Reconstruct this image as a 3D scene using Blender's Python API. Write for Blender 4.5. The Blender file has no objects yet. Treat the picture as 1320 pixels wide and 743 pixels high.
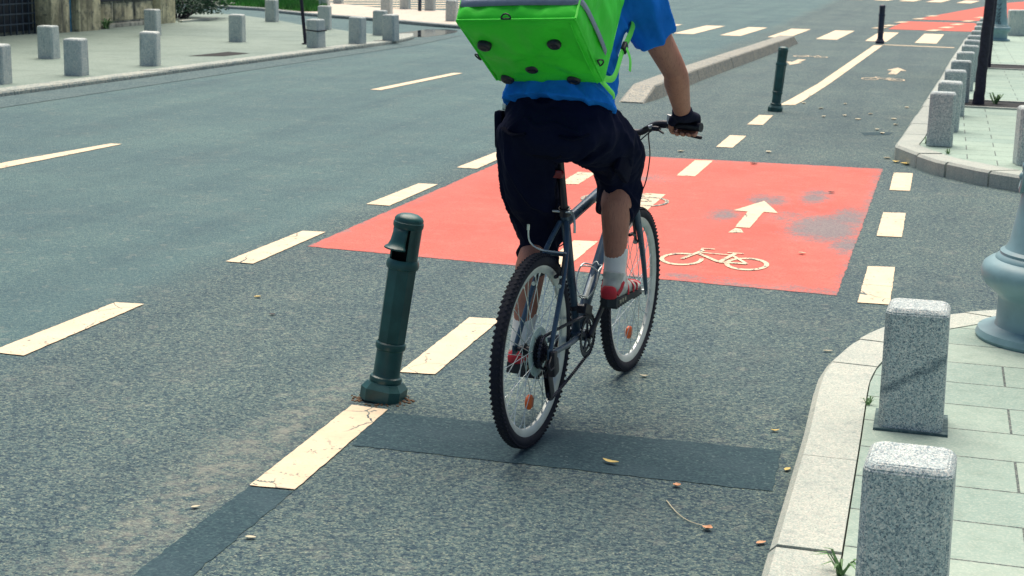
import bpy, bmesh, math, random
from mathutils import Vector, Matrix, noise
R = math.radians
rnd = random.Random(7)
scene = bpy.context.scene
col = scene.collection

# ------------------------------------------------------------------ node helpers
class NT:
    def __init__(s, name):
        s.m = bpy.data.materials.new(name); s.m.use_nodes = True
        s.t = s.m.node_tree; s.t.nodes.clear()
        s.out = s.t.nodes.new('ShaderNodeOutputMaterial')
        s.b = s.t.nodes.new('ShaderNodeBsdfPrincipled')
        s.t.links.new(s.b.outputs[0], s.out.inputs[0])
        s.co = s.t.nodes.new('ShaderNodeTexCoord')
        s.p = s.co.outputs['Object']
    def n(s, kind, **kw):
        nd = s.t.nodes.new(kind)
        for k, v in kw.items(): setattr(nd, k, v)
        return nd
    def put(s, sock, v):
        if isinstance(v, bpy.types.NodeSocket): s.t.links.new(v, sock)
        elif v is not None:
            if isinstance(v, (tuple, list)) and len(v) == 3 and sock.type == 'RGBA': v = (*v, 1)
            sock.default_value = v
    def per_object(s, amount=40):
        oi = s.n('ShaderNodeObjectInfo')
        v = s.n('ShaderNodeVectorMath', operation='ADD')
        c = s.n('ShaderNodeMath', operation='MULTIPLY'); s.put(c.inputs[0], oi.outputs['Random']); c.inputs[1].default_value = amount
        s.put(v.inputs[0], s.co.outputs['Object']); s.put(v.inputs[1], c.outputs[0]); s.p = v.outputs[0]
        return oi.outputs['Random']
    def noise(s, scale, detail=3, rough=.55, vec=None, col=False):
        nd = s.n('ShaderNodeTexNoise'); nd.inputs['Scale'].default_value = scale
        nd.inputs['Detail'].default_value = detail; nd.inputs['Roughness'].default_value = rough
        s.put(nd.inputs['Vector'], vec or s.p)
        return nd.outputs['Color' if col else 'Fac']
    def voro(s, scale, feature='F1', out='Color', vec=None, rand=1):
        nd = s.n('ShaderNodeTexVoronoi', feature=feature); nd.inputs['Scale'].default_value = scale
        nd.inputs['Randomness'].default_value = rand
        s.put(nd.inputs['Vector'], vec or s.p); return nd.outputs[out]
    def sep(s, v):
        nd = s.n('ShaderNodeSeparateXYZ'); s.put(nd.inputs[0], v); return nd.outputs
    def math(s, op, a, b=None, clamp=False):
        nd = s.n('ShaderNodeMath', operation=op, use_clamp=clamp); s.put(nd.inputs[0], a)
        if b is not None: s.put(nd.inputs[1], b)
        return nd.outputs[0]
    def rng(s, v, a, b, c=0., d=1.):
        nd = s.n('ShaderNodeMapRange'); s.put(nd.inputs[0], v)
        for i, q in enumerate((a, b, c, d)): nd.inputs[i+1].default_value = q
        return nd.outputs[0]
    def ramp(s, v, stops, interp='LINEAR'):
        nd = s.n('ShaderNodeValToRGB'); cr = nd.color_ramp; cr.interpolation = interp
        while len(cr.elements) < len(stops): cr.elements.new(.5)
        for e, (p, c) in zip(cr.elements, stops):
            e.position = p; e.color = (*c, 1) if len(c) == 3 else c
        s.put(nd.inputs[0], v); return nd.outputs[0]
    def mix(s, f, a, b, mode='MIX'):
        nd = s.n('ShaderNodeMix', data_type='RGBA', blend_type=mode)
        s.put(nd.inputs[0], f); s.put(nd.inputs[6], a); s.put(nd.inputs[7], b); return nd.outputs[2]
    def scalev(s, v, sc):
        nd = s.n('ShaderNodeMapping'); nd.inputs['Scale'].default_value = sc; s.put(nd.inputs[0], v); return nd.outputs[0]
    def bump(s, h, strength=.3, dist=.01, prev=None):
        nd = s.n('ShaderNodeBump'); nd.inputs['Strength'].default_value = strength; nd.inputs['Distance'].default_value = dist
        s.put(nd.inputs['Height'], h)
        if prev is not None: s.put(nd.inputs['Normal'], prev)
        s.put(s.b.inputs['Normal'], nd.outputs[0]); return nd.outputs[0]
    def fin(s, colr, rough=.6, metal=0, spec=.5, **kw):
        s.put(s.b.inputs['Base Color'], colr); s.put(s.b.inputs['Roughness'], rough); s.put(s.b.inputs['Metallic'], metal)
        s.put(s.b.inputs['Specular IOR Level'], spec)
        for k, v in kw.items(): s.put(s.b.inputs[k], v)
        return s.m

def simple(name, c, rough=.5, metal=0, var=.25, scale=14, bump=0, bscale=60, spec=.5, **kw):
    t = NT(name)
    f = t.noise(scale, 4)
    cc = t.mix(t.rng(f, .3, .7), tuple(x*(1-var) for x in c), tuple(min(1, x*(1+var)) for x in c))
    if bump: t.bump(t.noise(bscale, 4), bump, .004)
    return t.fin(cc, t.rng(f, .3, .7, max(.02, rough-.08), min(1, rough+.08)), metal, spec, **kw)

# ------------------------------------------------------------------ materials
ASPH = (.062, .088, .098)
def asphalt_nodes(t, rough_zone=True):
    """colour and height sockets of worn asphalt"""
    p = t.p
    x, y, z = t.sep(p)
    wob = t.math('ADD', x, t.math('MULTIPLY', t.math('SUBTRACT', t.noise(.5, 3), .5), .5))
    zone = t.rng(wob, -3.75, -3.35) if rough_zone else 0.0          # 0 smooth car lane, 1 coarse cycle lane
    grain = t.sep(t.voro(170))[0]
    grain2 = t.sep(t.voro(70))[1]
    gcol = t.ramp(grain, [(0, (.008, .024, .055)), (.28, (.044, .086, .106)), (.6, (.100, .158, .163)), (.9, (.170, .235, .212)), (1, (.33, .37, .29))])
    dk = t.noise(58, 4, .68, t.scalev(p, (.75, 1.0, 1)))
    gcol = t.mix(t.rng(dk, .54, .62, 0, .9), gcol, (.010, .030, .068))
    gcol = t.mix(t.rng(dk, .46, .38, 0, .75), gcol, (.205, .25, .21))
    gcol = t.mix(t.rng(grain2, .82, .95, 0, .7), gcol, (.014, .040, .076))
    scol = t.ramp(t.noise(160, 3), [(.25, (.058, .134, .158)), (.5, (.084, .178, .197)), (.8, (.120, .220, .228))])
    c = t.mix(t.math('ADD', t.math('MULTIPLY', zone, .45) if rough_zone else .5, .40), scol, gcol)
    big = t.noise(.7, 5, .6)
    c = t.mix(t.rng(big, .38, .68, 0, .55), c, t.mix(1.0, c, (1.5, 1.4, 1.25), 'MULTIPLY'))
    c = t.mix(t.math('MULTIPLY', t.rng(t.noise(1.9, 6, .7), .52, .72), t.rng(t.noise(60, 3, .7), .45, .65, 0, .45)), c, (.34, .34, .28))
    # long streaks left by tyres
    st = t.noise(1.0, 4, .6, t.scalev(p, (2.6, .10, 1)))
    c = t.mix(t.rng(st, .45, .75, 0, .55), c, t.mix(1.0, c, (.62, .68, .76), 'MULTIPLY'))
    # blotchy damp/dirty mottling
    mo = t.noise(5.5, 5, .65)
    c = t.mix(t.rng(mo, .50, .72, 0, .38), c, t.mix(1.0, c, (.62, .66, .74), 'MULTIPLY'))
    # dusty strip beside the lane line
    d = t.math('ABSOLUTE', t.math('ADD', x, 2.13))
    dm = t.math('MULTIPLY', t.rng(d, .03, .17, 1, 0), t.rng(t.noise(14, 5, .7), .42, .65))
    ym = t.rng(y, 6.4, 4.6)
    c = t.mix(t.math('MULTIPLY', t.math('MULTIPLY', dm, ym), .6), c, (.36, .35, .29))
    sp = t.rng(t.sep(t.voro(26))[2], .965, .985)
    c = t.mix(t.math('MULTIPLY', sp, .14), c, (.42, .42, .35))
    h = t.math('ADD', t.math('MULTIPLY', t.voro(120, out='Distance'), -.6), t.math('MULTIPLY', t.noise(55, 5, .7), 1.6))
    return c, h

def m_asphalt():
    t = NT('asphalt'); c, h = asphalt_nodes(t)
    t.bump(h, .75, .012)
    return t.fin(c, .82, spec=.35)
def m_patch():
    t = NT('new_asphalt')
    g = t.sep(t.voro(130))[0]
    c = t.ramp(g, [(0, (.016, .044, .062)), (.6, (.028, .068, .085)), (.95, (.044, .092, .104)), (1, (.08, .13, .14))])
    c = t.mix(t.rng(t.noise(3.5, 5), .5, .75, 0, .6), c, (.045, .085, .105))
    t.bump(t.noise(70, 4, .6), .45, .008)
    return t.fin(c, .85, spec=.3)
def m_gutter():
    t = NT('gutter_asphalt')
    g = t.sep(t.voro(60))[0]
    c = t.ramp(g, [(0, (.05, .09, .105)), (.6, (.075, .13, .14)), (1, (.14, .2, .2))])
    c = t.mix(t.rng(t.noise(2.2, 5, .7), .45, .7, 0, .6), c, (.12, .17, .17))
    t.bump(t.noise(50, 4), .5, .01)
    return t.fin(c, .85, spec=.3)
def m_paint(name, c, wear=.5, extra=0):
    t = NT(name)
    a, h = asphalt_nodes(t, False)
    w = t.noise(16, 6, .7)
    grit = t.sep(t.voro(105))[0]
    m = t.math('ADD', t.math('MULTIPLY', w, .75), t.math('MULTIPLY', grit, .28))
    mask = t.rng(m, wear+.20, wear+.26)
    ed = t.voro(2.9, 'DISTANCE_TO_EDGE', 'Distance', vec=t.mix(.06, t.p, t.noise(9, 4, col=True)))
    cr = t.math('MULTIPLY', t.rng(ed, .004, .010, 1, 0), t.rng(t.noise(2, 2), .45, .55))
    mask = t.math('MAXIMUM', mask, cr)
    cc = t.mix(t.rng(t.noise(7, 5), .35, .7), tuple(x*.86 for x in c), c)
    cc = t.mix(t.rng(t.noise(60, 3), .5, .75, 0, .25), cc, tuple(x*.62 for x in c))
    t.bump(h, .35, .01)
    return t.fin(t.mix(mask, cc, a), .75, spec=.3)
def m_red():
    t = NT('red_lane_paint')
    a, h = asphalt_nodes(t, False)
    c = (.68, .085, .058)
    base = t.mix(t.rng(t.noise(1.3, 5), .35, .7), (.67, .160, .124), (.58, .122, .094))
    base = t.mix(t.rng(t.noise(6, 5, .7), .5, .75, 0, .5), base, (.70, .235, .19))
    base = t.mix(t.rng(t.sep(t.voro(120))[1], .62, 1, 0, .7), base, (.46, .10, .085))
    trk = t.noise(1, 5, .65, t.scalev(t.p, (3.2, .35, 1)))
    base = t.mix(t.rng(trk, .48, .68, 0, .45), base, (.42, .15, .13))
    total = None
    for cx, cy, rx, ry, k in ((-.60, 9.62, .25, .55, .98), (-.48, 10.05, .16, .42, .8), (-.76, 10.85, .13, .40, .75), (-1.06, 10.55, .17, .30, .78), (-1.26, 9.85, .12, .28, .7), (-.85, 9.9, .2, .4, .5), (-2.0, 11.2, .3, .3, .5), (-1.15, 7.86, .34, .12, .5), (-.44, 9.1, .12, .35, .8), (-2.05, 10.4, .25, .2, .45), (-2.9, 8.1, .3, .2, .2)):
        v = t.n('ShaderNodeVectorMath', operation='SUBTRACT'); t.put(v.inputs[0], t.p); v.inputs[1].default_value = (cx, cy, 0)
        q = t.n('ShaderNodeVectorMath', operation='MULTIPLY'); t.put(q.inputs[0], v.outputs[0]); q.inputs[1].default_value = (1/rx, 1/ry, 0)
        l = t.n('ShaderNodeVectorMath', operation='LENGTH'); t.put(l.inputs[0], q.outputs[0])
        e = t.math('MULTIPLY', t.rng(l.outputs['Value'], .35, 1.45, 1, 0), k)
        total = e if total is None else t.math('MAXIMUM', total, e)
    xx, yy, zz = t.sep(t.p)
    edge = t.math('MAXIMUM', t.math('MAXIMUM', t.rng(xx, -.50, -.36, 0, .62), t.rng(yy, 8.02, 7.78, 0, .5)), t.math('MAXIMUM', t.rng(yy, 12.1, 12.5, 0, .45), t.rng(xx, -3.15, -3.32, 0, .45)))
    total = t.math('MAXIMUM', total, edge)
    nz = t.math('ADD', t.math('MULTIPLY', t.noise(7, 6, .7), .7), t.math('MULTIPLY', t.sep(t.voro(100))[0], .22))
    m = t.rng(t.math('ADD', nz, t.math('MULTIPLY', total, .62)), .66, .92)
    lo = t.rng(t.math('ADD', t.math('MULTIPLY', t.noise(22, 6, .75), .8), t.math('MULTIPLY', t.sep(t.voro(88))[2], .25)), .70, .78)
    m = t.math('MAXIMUM', t.math('MULTIPLY', m, .9), t.math('MULTIPLY', lo, .8))
    t.bump(h, .4, .01)
    ag = t.mix(.6, a, (.26, .235, .25))
    return t.fin(t.mix(m, base, ag), .8, spec=.25)
def m_slabs(name, rot=0, c1=(.27, .375, .33), c2=(.37, .465, .395), bw=.6, bh=.3, off=(0, 0), stain=.5):
    t = NT(name)
    mp = t.n('ShaderNodeMapping'); mp.inputs['Location'].default_value = (off[0], off[1], 0); mp.inputs['Rotation'].default_value = (0, 0, rot)
    t.put(mp.inputs[0], t.p)
    br = t.n('ShaderNodeTexBrick'); t.put(br.inputs['Vector'], mp.outputs[0])
    br.inputs['Color1'].default_value = (*c1, 1); br.inputs['Color2'].default_value = (*c2, 1); br.inputs['Mortar'].default_value = (.05, .07, .075, 1)
    br.inputs['Scale'].default_value = 1; br.inputs['Mortar Size'].default_value = .0045; br.inputs['Mortar Smooth'].default_value = .15
    br.inputs['Brick Width'].default_value = bw; br.inputs['Row Height'].default_value = bh
    br.offset = .37; br.offset_frequency = 2
    g = t.sep(t.voro(170))[0]
    c = t.mix(t.rng(g, .0, 1, .0, .32), br.outputs['Color'], t.ramp(g, [(0, (.13, .17, .16)), (.3, (.3, .38, .33)), (1, (.62, .64, .54))]))
    c = t.mix(t.rng(t.noise(1.4, 6, .65), .45, .75, 0, stain), c, t.mix(1, c, (.62, .68, .66), 'MULTIPLY'))
    c = t.mix(t.rng(t.noise(16, 6, .75), .48, .68, 0, .6), c, t.mix(1, c, (.72, .76, .74), 'MULTIPLY'))
    sp = t.rng(t.sep(t.voro(9))[0], .982, .99); sd = t.rng(t.voro(9, out='Distance'), .05, .1, 1, 0)
    c = t.mix(t.math('MULTIPLY', sp, sd), c, (.05, .06, .07))
    hh = t.math('ADD', t.math('MULTIPLY', br.outputs['Fac'], -1.2), t.math('MULTIPLY', t.noise(120, 3), .25))
    t.bump(hh, .5, .006)
    return t.fin(c, .72, spec=.35)
def m_granite(name, light=(.62, .60, .52), mid=(.27, .33, .32), dark=(.035, .055, .07), scale=330, tone=1.0, dirt=.4, stain=False):
    t = NT(name); rv = t.per_object()
    p2 = t.mix(.012, t.p, t.noise(90, 2, col=True))
    g = t.sep(t.voro(scale, vec=p2))[0]; g2 = t.sep(t.voro(scale*.45, vec=p2))[1]
    mul = lambda c, k: tuple(x*k*tone for x in c)
    c = t.ramp(g, [(0, mul(dark, 1)), (.17, mul(dark, 1.5)), (.24, mul(mid, .8)), (.6, mul(mid, 1.15)), (.75, mul(light, .8)), (1, mul(light, 1.05))], 'LINEAR')
    c = t.mix(t.rng(g2, .84, .9, 0, .55), c, mul(dark, 1.4))
    c = t.mix(t.rng(t.noise(4, 6, .6), .42, .75, 0, dirt), c, t.mix(1, c, (.58, .68, .74), 'MULTIPLY'))
    drip = t.noise(1, 5, .65, t.scalev(t.p, (22, 22, 2.2)))
    c = t.mix(t.rng(drip, .54, .70, 0, dirt), c, t.mix(1, c, (.45, .52, .58), 'MULTIPLY'))
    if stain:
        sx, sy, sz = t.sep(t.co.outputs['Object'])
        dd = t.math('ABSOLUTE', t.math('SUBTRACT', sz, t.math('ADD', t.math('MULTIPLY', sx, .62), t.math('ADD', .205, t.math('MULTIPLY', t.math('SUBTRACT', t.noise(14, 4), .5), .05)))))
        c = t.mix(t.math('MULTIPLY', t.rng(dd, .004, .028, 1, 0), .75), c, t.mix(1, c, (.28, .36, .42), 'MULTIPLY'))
    c = t.mix(1, c, t.ramp(rv, [(0, (.86, .88, .9)), (1, (1.0, 1.0, 1.0))]), 'MULTIPLY')
    t.bump(t.noise(150, 3), .25, .003)
    return t.fin(c, .62, spec=.4)

M = {}
M['asphalt'] = m_asphalt(); M['patch'] = m_patch(); M['gutter'] = m_gutter(); M['red'] = m_red()
M['paint'] = m_paint('white_road_paint', (.87, .70, .495), .465)
M['paint_worn'] = m_paint('worn_road_paint', (.85, .69, .49), .39)
M['paint_faint'] = m_paint('faded_road_paint', (.80, .62, .46), .27)
M['redfar'] = m_paint('far_red_paint', (.66, .13, .09), .47)
M['slab_near'] = m_slabs('pavement_slabs', 0, bw=.95, off=(.26, .16))
M['slab_far'] = m_slabs('pavement_slabs_far', 0, c1=(.265, .39, .34), c2=(.33, .45, .375), off=(.1, .05))
M['slab_left'] = m_slabs('pavement_asphalt', .02, c1=(.14, .21, .19), c2=(.18, .25, .22), bw=3.1, bh=2.3, stain=.75)
M['slab_pink'] = m_slabs('pink_paving', .3, c1=(.62, .52, .44), c2=(.68, .58, .48), bw=.4, bh=.4, stain=.3)
M['kerb'] = m_granite('granite_kerb', light=(.62, .60, .52), mid=(.47, .51, .44), dark=(.27, .31, .28), scale=260, dirt=.4)
M['kerb_left'] = m_granite('weathered_kerb', light=(.5, .5, .42), mid=(.36, .40, .35), dark=(.16, .2, .2), scale=60, dirt=.6)
M['kerb_dark'] = m_granite('dark_kerb', light=(.34, .36, .33), mid=(.22, .26, .26), dark=(.10, .13, .14), scale=60, dirt=.6)
M['divider'] = m_granite('divider_concrete', light=(.46, .42, .33), mid=(.34, .325, .26), dark=(.15, .17, .17), scale=70, dirt=.5)
M['granite'] = m_granite('speckled_granite', light=(.86, .84, .76), mid=(.47, .56, .55), dark=(.12, .17, .20), dirt=.3)
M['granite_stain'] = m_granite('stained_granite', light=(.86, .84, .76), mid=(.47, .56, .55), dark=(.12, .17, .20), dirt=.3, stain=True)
M['granite_old'] = m_granite('weathered_granite', light=(.80, .78, .70), mid=(.58, .63, .59), dark=(.26, .33, .35), scale=200, dirt=.7)
M['green_iron'] = simple('green_cast_iron', (.014, .080, .080), .36, 0, .35, 12, .12, 90)
M['inside_iron'] = simple('dark_inside_iron', (.006, .010, .014), .7)
M['navy_iron'] = simple('navy_cast_iron', (.006, .018, .055), .4, 0, .3, 14, .1, 70)
M['rust'] = simple('rusty_dirt', (.13, .075, .04), .9, 0, .5, 30, .5)
M['lamp_iron'] = simple('pale_blue_cast_iron', (.20, .335, .37), .45, 0, .16, 9, .1, 60)
M['lamp_glass'] = simple('frosted_lamp_glass', (.8, .8, .74), .3, 0, .05)
M['black_ink'] = simple('black_spray_paint', (.008, .012, .03), .6)
M['bark'] = simple('dark_tree_bark', (.026, .026, .042), .9, 0, .45, 26, .8, 45)
M['soil'] = simple('dark_soil', (.02, .022, .024), .95, 0, .5, 30, .7)
M['leaf'] = simple('tree_leaf_green', (.045, .11, .035), .6, 0, .5, 3)
M['shrub'] = simple('shrub_leaf_green', (.022, .075, .045), .55, 0, .6, 3)
M['grass'] = simple('lawn_green', (.05, .22, .035), .7, 0, .5, 2)
M['grass_soil'] = simple('lawn_soil', (.035, .13, .03), .9, 0, .5, 5, .5)
M['weed'] = simple('weed_green', (.09, .20, .07), .7, 0, .4, 20)
def m_wall(name, c):
    t = NT(name)
    n1 = t.noise(2.2, 7, .68); n2 = t.noise(9, 6, .7)
    cc = t.mix(t.rng(n1, .38, .62), tuple(x*.45 for x in c), c)
    cc = t.mix(t.rng(n2, .5, .66, 0, .8), cc, (.10, .115, .11))
    st = t.noise(1, 5, .6, t.scalev(t.p, (7, 7, .6)))
    cc = t.mix(t.rng(st, .5, .66, 0, .75), cc, (.07, .08, .085))
    t.bump(t.math('ADD', n1, n2), .6, .03)
    return t.fin(cc, .9, spec=.2)
M['wall_cream'] = m_wall('stained_cream_plaster', (.80, .72, .48)); M['wall_grey'] = m_wall('stained_grey_stone', (.52, .53, .45))
M['recess'] = simple('dark_window_recess', (.012, .018, .035), .5)
M['bar_iron'] = simple('window_bar_iron', (.03, .05, .075), .5)
M['pipe_blue'] = simple('blue_pipe_paint', (.05, .20, .33), .5, 0, .5, 9)
M['puddle'] = simple('wet_mud', (.012, .017, .024), .05, 0, .3, 6)
# bicycle and rider
M['frame'] = simple('steel_blue_frame_paint', (.042, .080, .125), .30, .25, .12, 18)
M['tyre'] = simple('black_tyre_rubber', (.006, .008, .018), .85, 0, .3, 40, .2, 120)
M['black'] = simple('black_plastic', (.007, .009, .020), .45, 0, .3, 30)
M['chain'] = simple('oily_chain_steel', (.02, .025, .045), .4, .6, .5, 80)
M['alloy'] = simple('silver_alloy', (.62, .68, .66), .32, .75, .1, 30)
M['rim'] = simple('pale_alloy_rim', (.60, .64, .60), .38, .35, .12, 20)
M['guard'] = simple('clear_spoke_guard_plastic', (.42, .56, .52), .3, 0, .1)
M['orange'] = simple('orange_reflector', (.95, .15, .022), .35, 0, .2, 60, .4, 200)
M['red_light'] = simple('red_tail_light', (.16, .006, .012), .3)
M['saddle'] = simple('black_saddle', (.003, .004, .012), .85, spec=.15)
def m_skin():
    t = NT('tanned_skin')
    c = t.mix(t.rng(t.noise(7, 5), .35, .7), (.37, .155, .105), (.50, .235, .165))
    hr = t.noise(60, 4, .7, t.scalev(t.p, (3, 3, .6)))
    c = t.mix(t.rng(hr, .52, .7, 0, .5), c, (.13, .07, .06))
    t.bump(t.noise(140, 3), .15, .003)
    return t.fin(c, .58, spec=.4, **{'Subsurface Weight': .08, 'Subsurface Radius': (.012, .005, .003)})
M['skin'] = m_skin()
def m_cloth(name, c, weave=900, bs=.25, rough=.9, fold=6, fs=.5):
    t = NT(name)
    cc = t.mix(t.rng(t.noise(5, 5), .3, .7), tuple(x*.8 for x in c), tuple(min(1, x*1.2) for x in c))
    n = t.bump(t.noise(fold, 4, .55), fs, .02)
    t.bump(t.noise(weave, 2), bs, .001, n)
    return t.fin(cc, rough, spec=.12)
M['shorts'] = m_cloth('navy_black_cotton', (.0036, .0062, .024))
M['shorts_trim'] = m_cloth('black_pocket_cotton', (.002, .0038, .017))
M['shirt'] = m_cloth('bright_blue_jersey', (.010, .175, .66), fs=.6)
M['sock'] = m_cloth('white_sock_knit', (.80, .80, .76), 300, .4, fs=.15)
M['hair'] = simple('dark_brown_hair', (.03, .02, .015), .6, 0, .4, 60, .6, 90)
M['glove'] = m_cloth('black_glove_cloth', (.008, .010, .026), 500)
M['glove_trim'] = simple('white_glove_cuff', (.7, .7, .7), .6)
M['shoe'] = simple('grey_white_shoe_mesh', (.46, .48, .44), .7, 0, .2, 30, .4, 300)
M['shoe_red'] = simple('red_shoe_suede', (.52, .02, .035), .65, 0, .2, 30)
M['sole'] = simple('dark_shoe_rubber', (.020, .026, .032), .7, 0, .3, 40)
M['sole_light'] = simple('tan_sole_rubber', (.30, .29, .21), .7)
M['eye'] = simple('eye_white', (.75, .75, .72), .3); M['iris'] = simple('dark_iris', (.03, .02, .015), .2); M['lips'] = simple('lip_skin', (.36, .14, .11), .5)
def m_nylon():
    t = NT('lime_green_nylon')
    c = t.mix(t.rng(t.noise(4, 5), .3, .7), (.026, .58, .024), (.045, .72, .034))
    n = t.bump(t.noise(9, 4, .5), .45, .02)
    t.bump(t.noise(700, 2), .15, .001, n)
    return t.fin(c, .55, spec=.35)
M['lime'] = m_nylon()
M['lime_edge'] = simple('pale_lime_piping', (.16, .85, .10), .55)
M['reflective'] = simple('grey_reflective_tape', (.19, .24, .31), .35, .2, .12, 40, .2, 200)
M['leaf_yellow'] = simple('yellow_dead_leaf', (.74, .56, .18), .7); M['leaf_orange'] = simple('orange_dead_leaf', (.74, .38, .20), .7)
M['leaf_pale'] = simple('pale_dead_leaf', (.66, .60, .42), .7); M['leaf_dark'] = simple('dark_dead_leaf', (.06, .04, .04), .7)

# ------------------------------------------------------------------ mesh helpers
class MB:
    def __init__(s): s.v = []; s.f = []
    def add(s, vs, fs):
        o = len(s.v); s.v += [Vector(p) for p in vs]; s.f += [tuple(i+o for i in f) for f in fs]; return s
    def box(s, c, d, rot=None, bev=0):
        x, y, z = (q/2 for q in d)
        bm = bmesh.new(); bmesh.ops.create_cube(bm, size=1, matrix=Matrix.Diagonal((d[0], d[1], d[2], 1)))
        if bev: bmesh.ops.bevel(bm, geom=bm.edges[:], offset=bev, segments=2, affect='EDGES', profile=.6)
        m = Matrix.Translation(c) @ (rot.to_4x4() if rot is not None else Matrix.Identity(4))
        bm.verts.index_update()
        s.add([m @ v.co for v in bm.verts], [[v.index for v in f.verts] for f in bm.faces]); bm.free(); return s
    def tube(s, path, r, n=10, caps=True, sq=None, up=None):
        """round or oval sweep; r number or list (numbers or (a,b))"""
        P = [Vector(p) for p in path]; k = len(P)
        rs = r if isinstance(r, (list, tuple)) else [r]*k
        T = [(P[min(i+1, k-1)]-P[max(i-1, 0)]).normalized() for i in range(k)]
        u = Vector(up) if up else (Vector((0, 0, 1)) if abs(T[0].z) < .9 else Vector((1, 0, 0)))
        vs = []; fs = []
        for i in range(k):
            u = (u - T[i]*u.dot(T[i])).normalized(); w = T[i].cross(u)
            a, b = rs[i] if isinstance(rs[i], (tuple, list)) else (rs[i], rs[i])
            for j in range(n):
                t = 2*math.pi*j/n
                vs.append(P[i] + u*(a*math.cos(t)) + w*(b*math.sin(t)))
        for i in range(k-1):
            for j in range(n):
                j2 = (j+1) % n
                fs.append((i*n+j, i*n+j2, (i+1)*n+j2, (i+1)*n+j))
        if caps: fs.append(tuple(range(n-1, -1, -1))); fs.append(tuple(range((k-1)*n, k*n)))
        return s.add(vs, fs)
    def lathe(s, prof, n=24, c=(0, 0, 0), axis='z', arc=None, rot=None, flat=None):
        vs = []; fs = []; m = len(prof); full = arc is None
        a0, a1 = (0, 2*math.pi) if full else arc
        cnt = n if full else n+1
        for j in range(cnt):
            t = a0+(a1-a0)*j/n
            rr = 1 if not flat else 1
            for r, z in prof:
                p = Vector((r*math.cos(t), r*math.sin(t), z))
                if axis == 'y': p = Vector((p.x, z, p.y))
                if axis == 'x': p = Vector((z, p.x, p.y))
                if rot is not None: p = rot @ p
                vs.append(p+Vector(c))
        for j in range(n):
            j2 = (j+1) % cnt
            for i in range(m-1):
                q = (j*m+i, j2*m+i, j2*m+i+1, j*m+i+1)
                fs.append(q if axis != 'y' else q[::-1])
        return s.add(vs, fs)
    def prism(s, poly, z0, z1):
        n = len(poly)
        area = sum(poly[i][0]*poly[(i+1) % n][1]-poly[(i+1) % n][0]*poly[i][1] for i in range(n))
        if area < 0: poly = poly[::-1]
        vs = [(p[0], p[1], z0) for p in poly]+[(p[0], p[1], z1) for p in poly]
        fs = [tuple(range(n-1, -1, -1)), tuple(range(n, 2*n))]+[(i, (i+1) % n, (i+1) % n+n, i+n) for i in range(n)]
        return s.add(vs, fs)
    def sheet(s, poly, z):
        n = len(poly)
        area = sum(poly[i][0]*poly[(i+1) % n][1]-poly[(i+1) % n][0]*poly[i][1] for i in range(n))
        if area < 0: poly = poly[::-1]
        return s.add([(p[0], p[1], z) for p in poly], [tuple(range(n))])
    def ball(s, c, r, seg=16, rings=10, rot=None):
        rx, ry, rz = r if isinstance(r, (tuple, list)) else (r, r, r)
        vs = []; fs = []
        for i in range(rings+1):
            ph = math.pi*i/rings
            for j in range(seg):
                t = 2*math.pi*j/seg
                p = Vector((rx*math.sin(ph)*math.cos(t), ry*math.sin(ph)*math.sin(t), rz*math.cos(ph)))
                if rot is not None: p = rot @ p
                vs.append(p+Vector(c))
        for i in range(rings):
            for j in range(seg):
                j2 = (j+1) % seg
                fs.append((i*seg+j, (i+1)*seg+j, (i+1)*seg+j2, i*seg+j2))
        return s.add(vs, fs)
    def ring(s, c, Rm, r, axis='y', n=64, k=8, sx=1, sz=1):
        """torus; r=(radial, axial)"""
        a, b = r if isinstance(r, (tuple, list)) else (r, r)
        vs = []; fs = []
        for i in range(n):
            t = 2*math.pi*i/n
            for j in range(k):
                q = 2*math.pi*j/k; rr = Rm+a*math.cos(q); ax = b*math.sin(q)
                p = Vector((rr*math.cos(t)*sx, ax, rr*math.sin(t)*sz)) if axis == 'y' else Vector((rr*math.cos(t)*sx, rr*math.sin(t)*sz, ax))
                vs.append(p+Vector(c))
        for i in range(n):
            for j in range(k):
                i2 = (i+1) % n; j2 = (j+1) % k
                fs.append((i*k+j, i*k+j2, i2*k+j2, i2*k+j))
        return s.add(vs, fs)
    def mesh(s, name, smooth=40, fix=True):
        me = bpy.data.meshes.new(name)
        me.from_pydata([tuple(v) for v in s.v], [], s.f)
        bm = bmesh.new(); bm.from_mesh(me)
        bmesh.ops.remove_doubles(bm, verts=bm.verts, dist=1e-5)
        if fix: bmesh.ops.recalc_face_normals(bm, faces=bm.faces)
        for f in bm.faces: f.smooth = bool(smooth)
        if smooth:
            for e in bm.edges:
                e.smooth = not (len(e.link_faces) == 2 and e.calc_face_angle(0) > R(smooth))
        bm.to_mesh(me); bm.free(); return me
    def build(s, name, mat, parent=None, smooth=40, fix=True):
        me = s.mesh(name, smooth, fix); me.materials.append(mat)
        o = bpy.data.objects.new(name, me); col.objects.link(o)
        if parent: o.parent = parent
        return o

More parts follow.
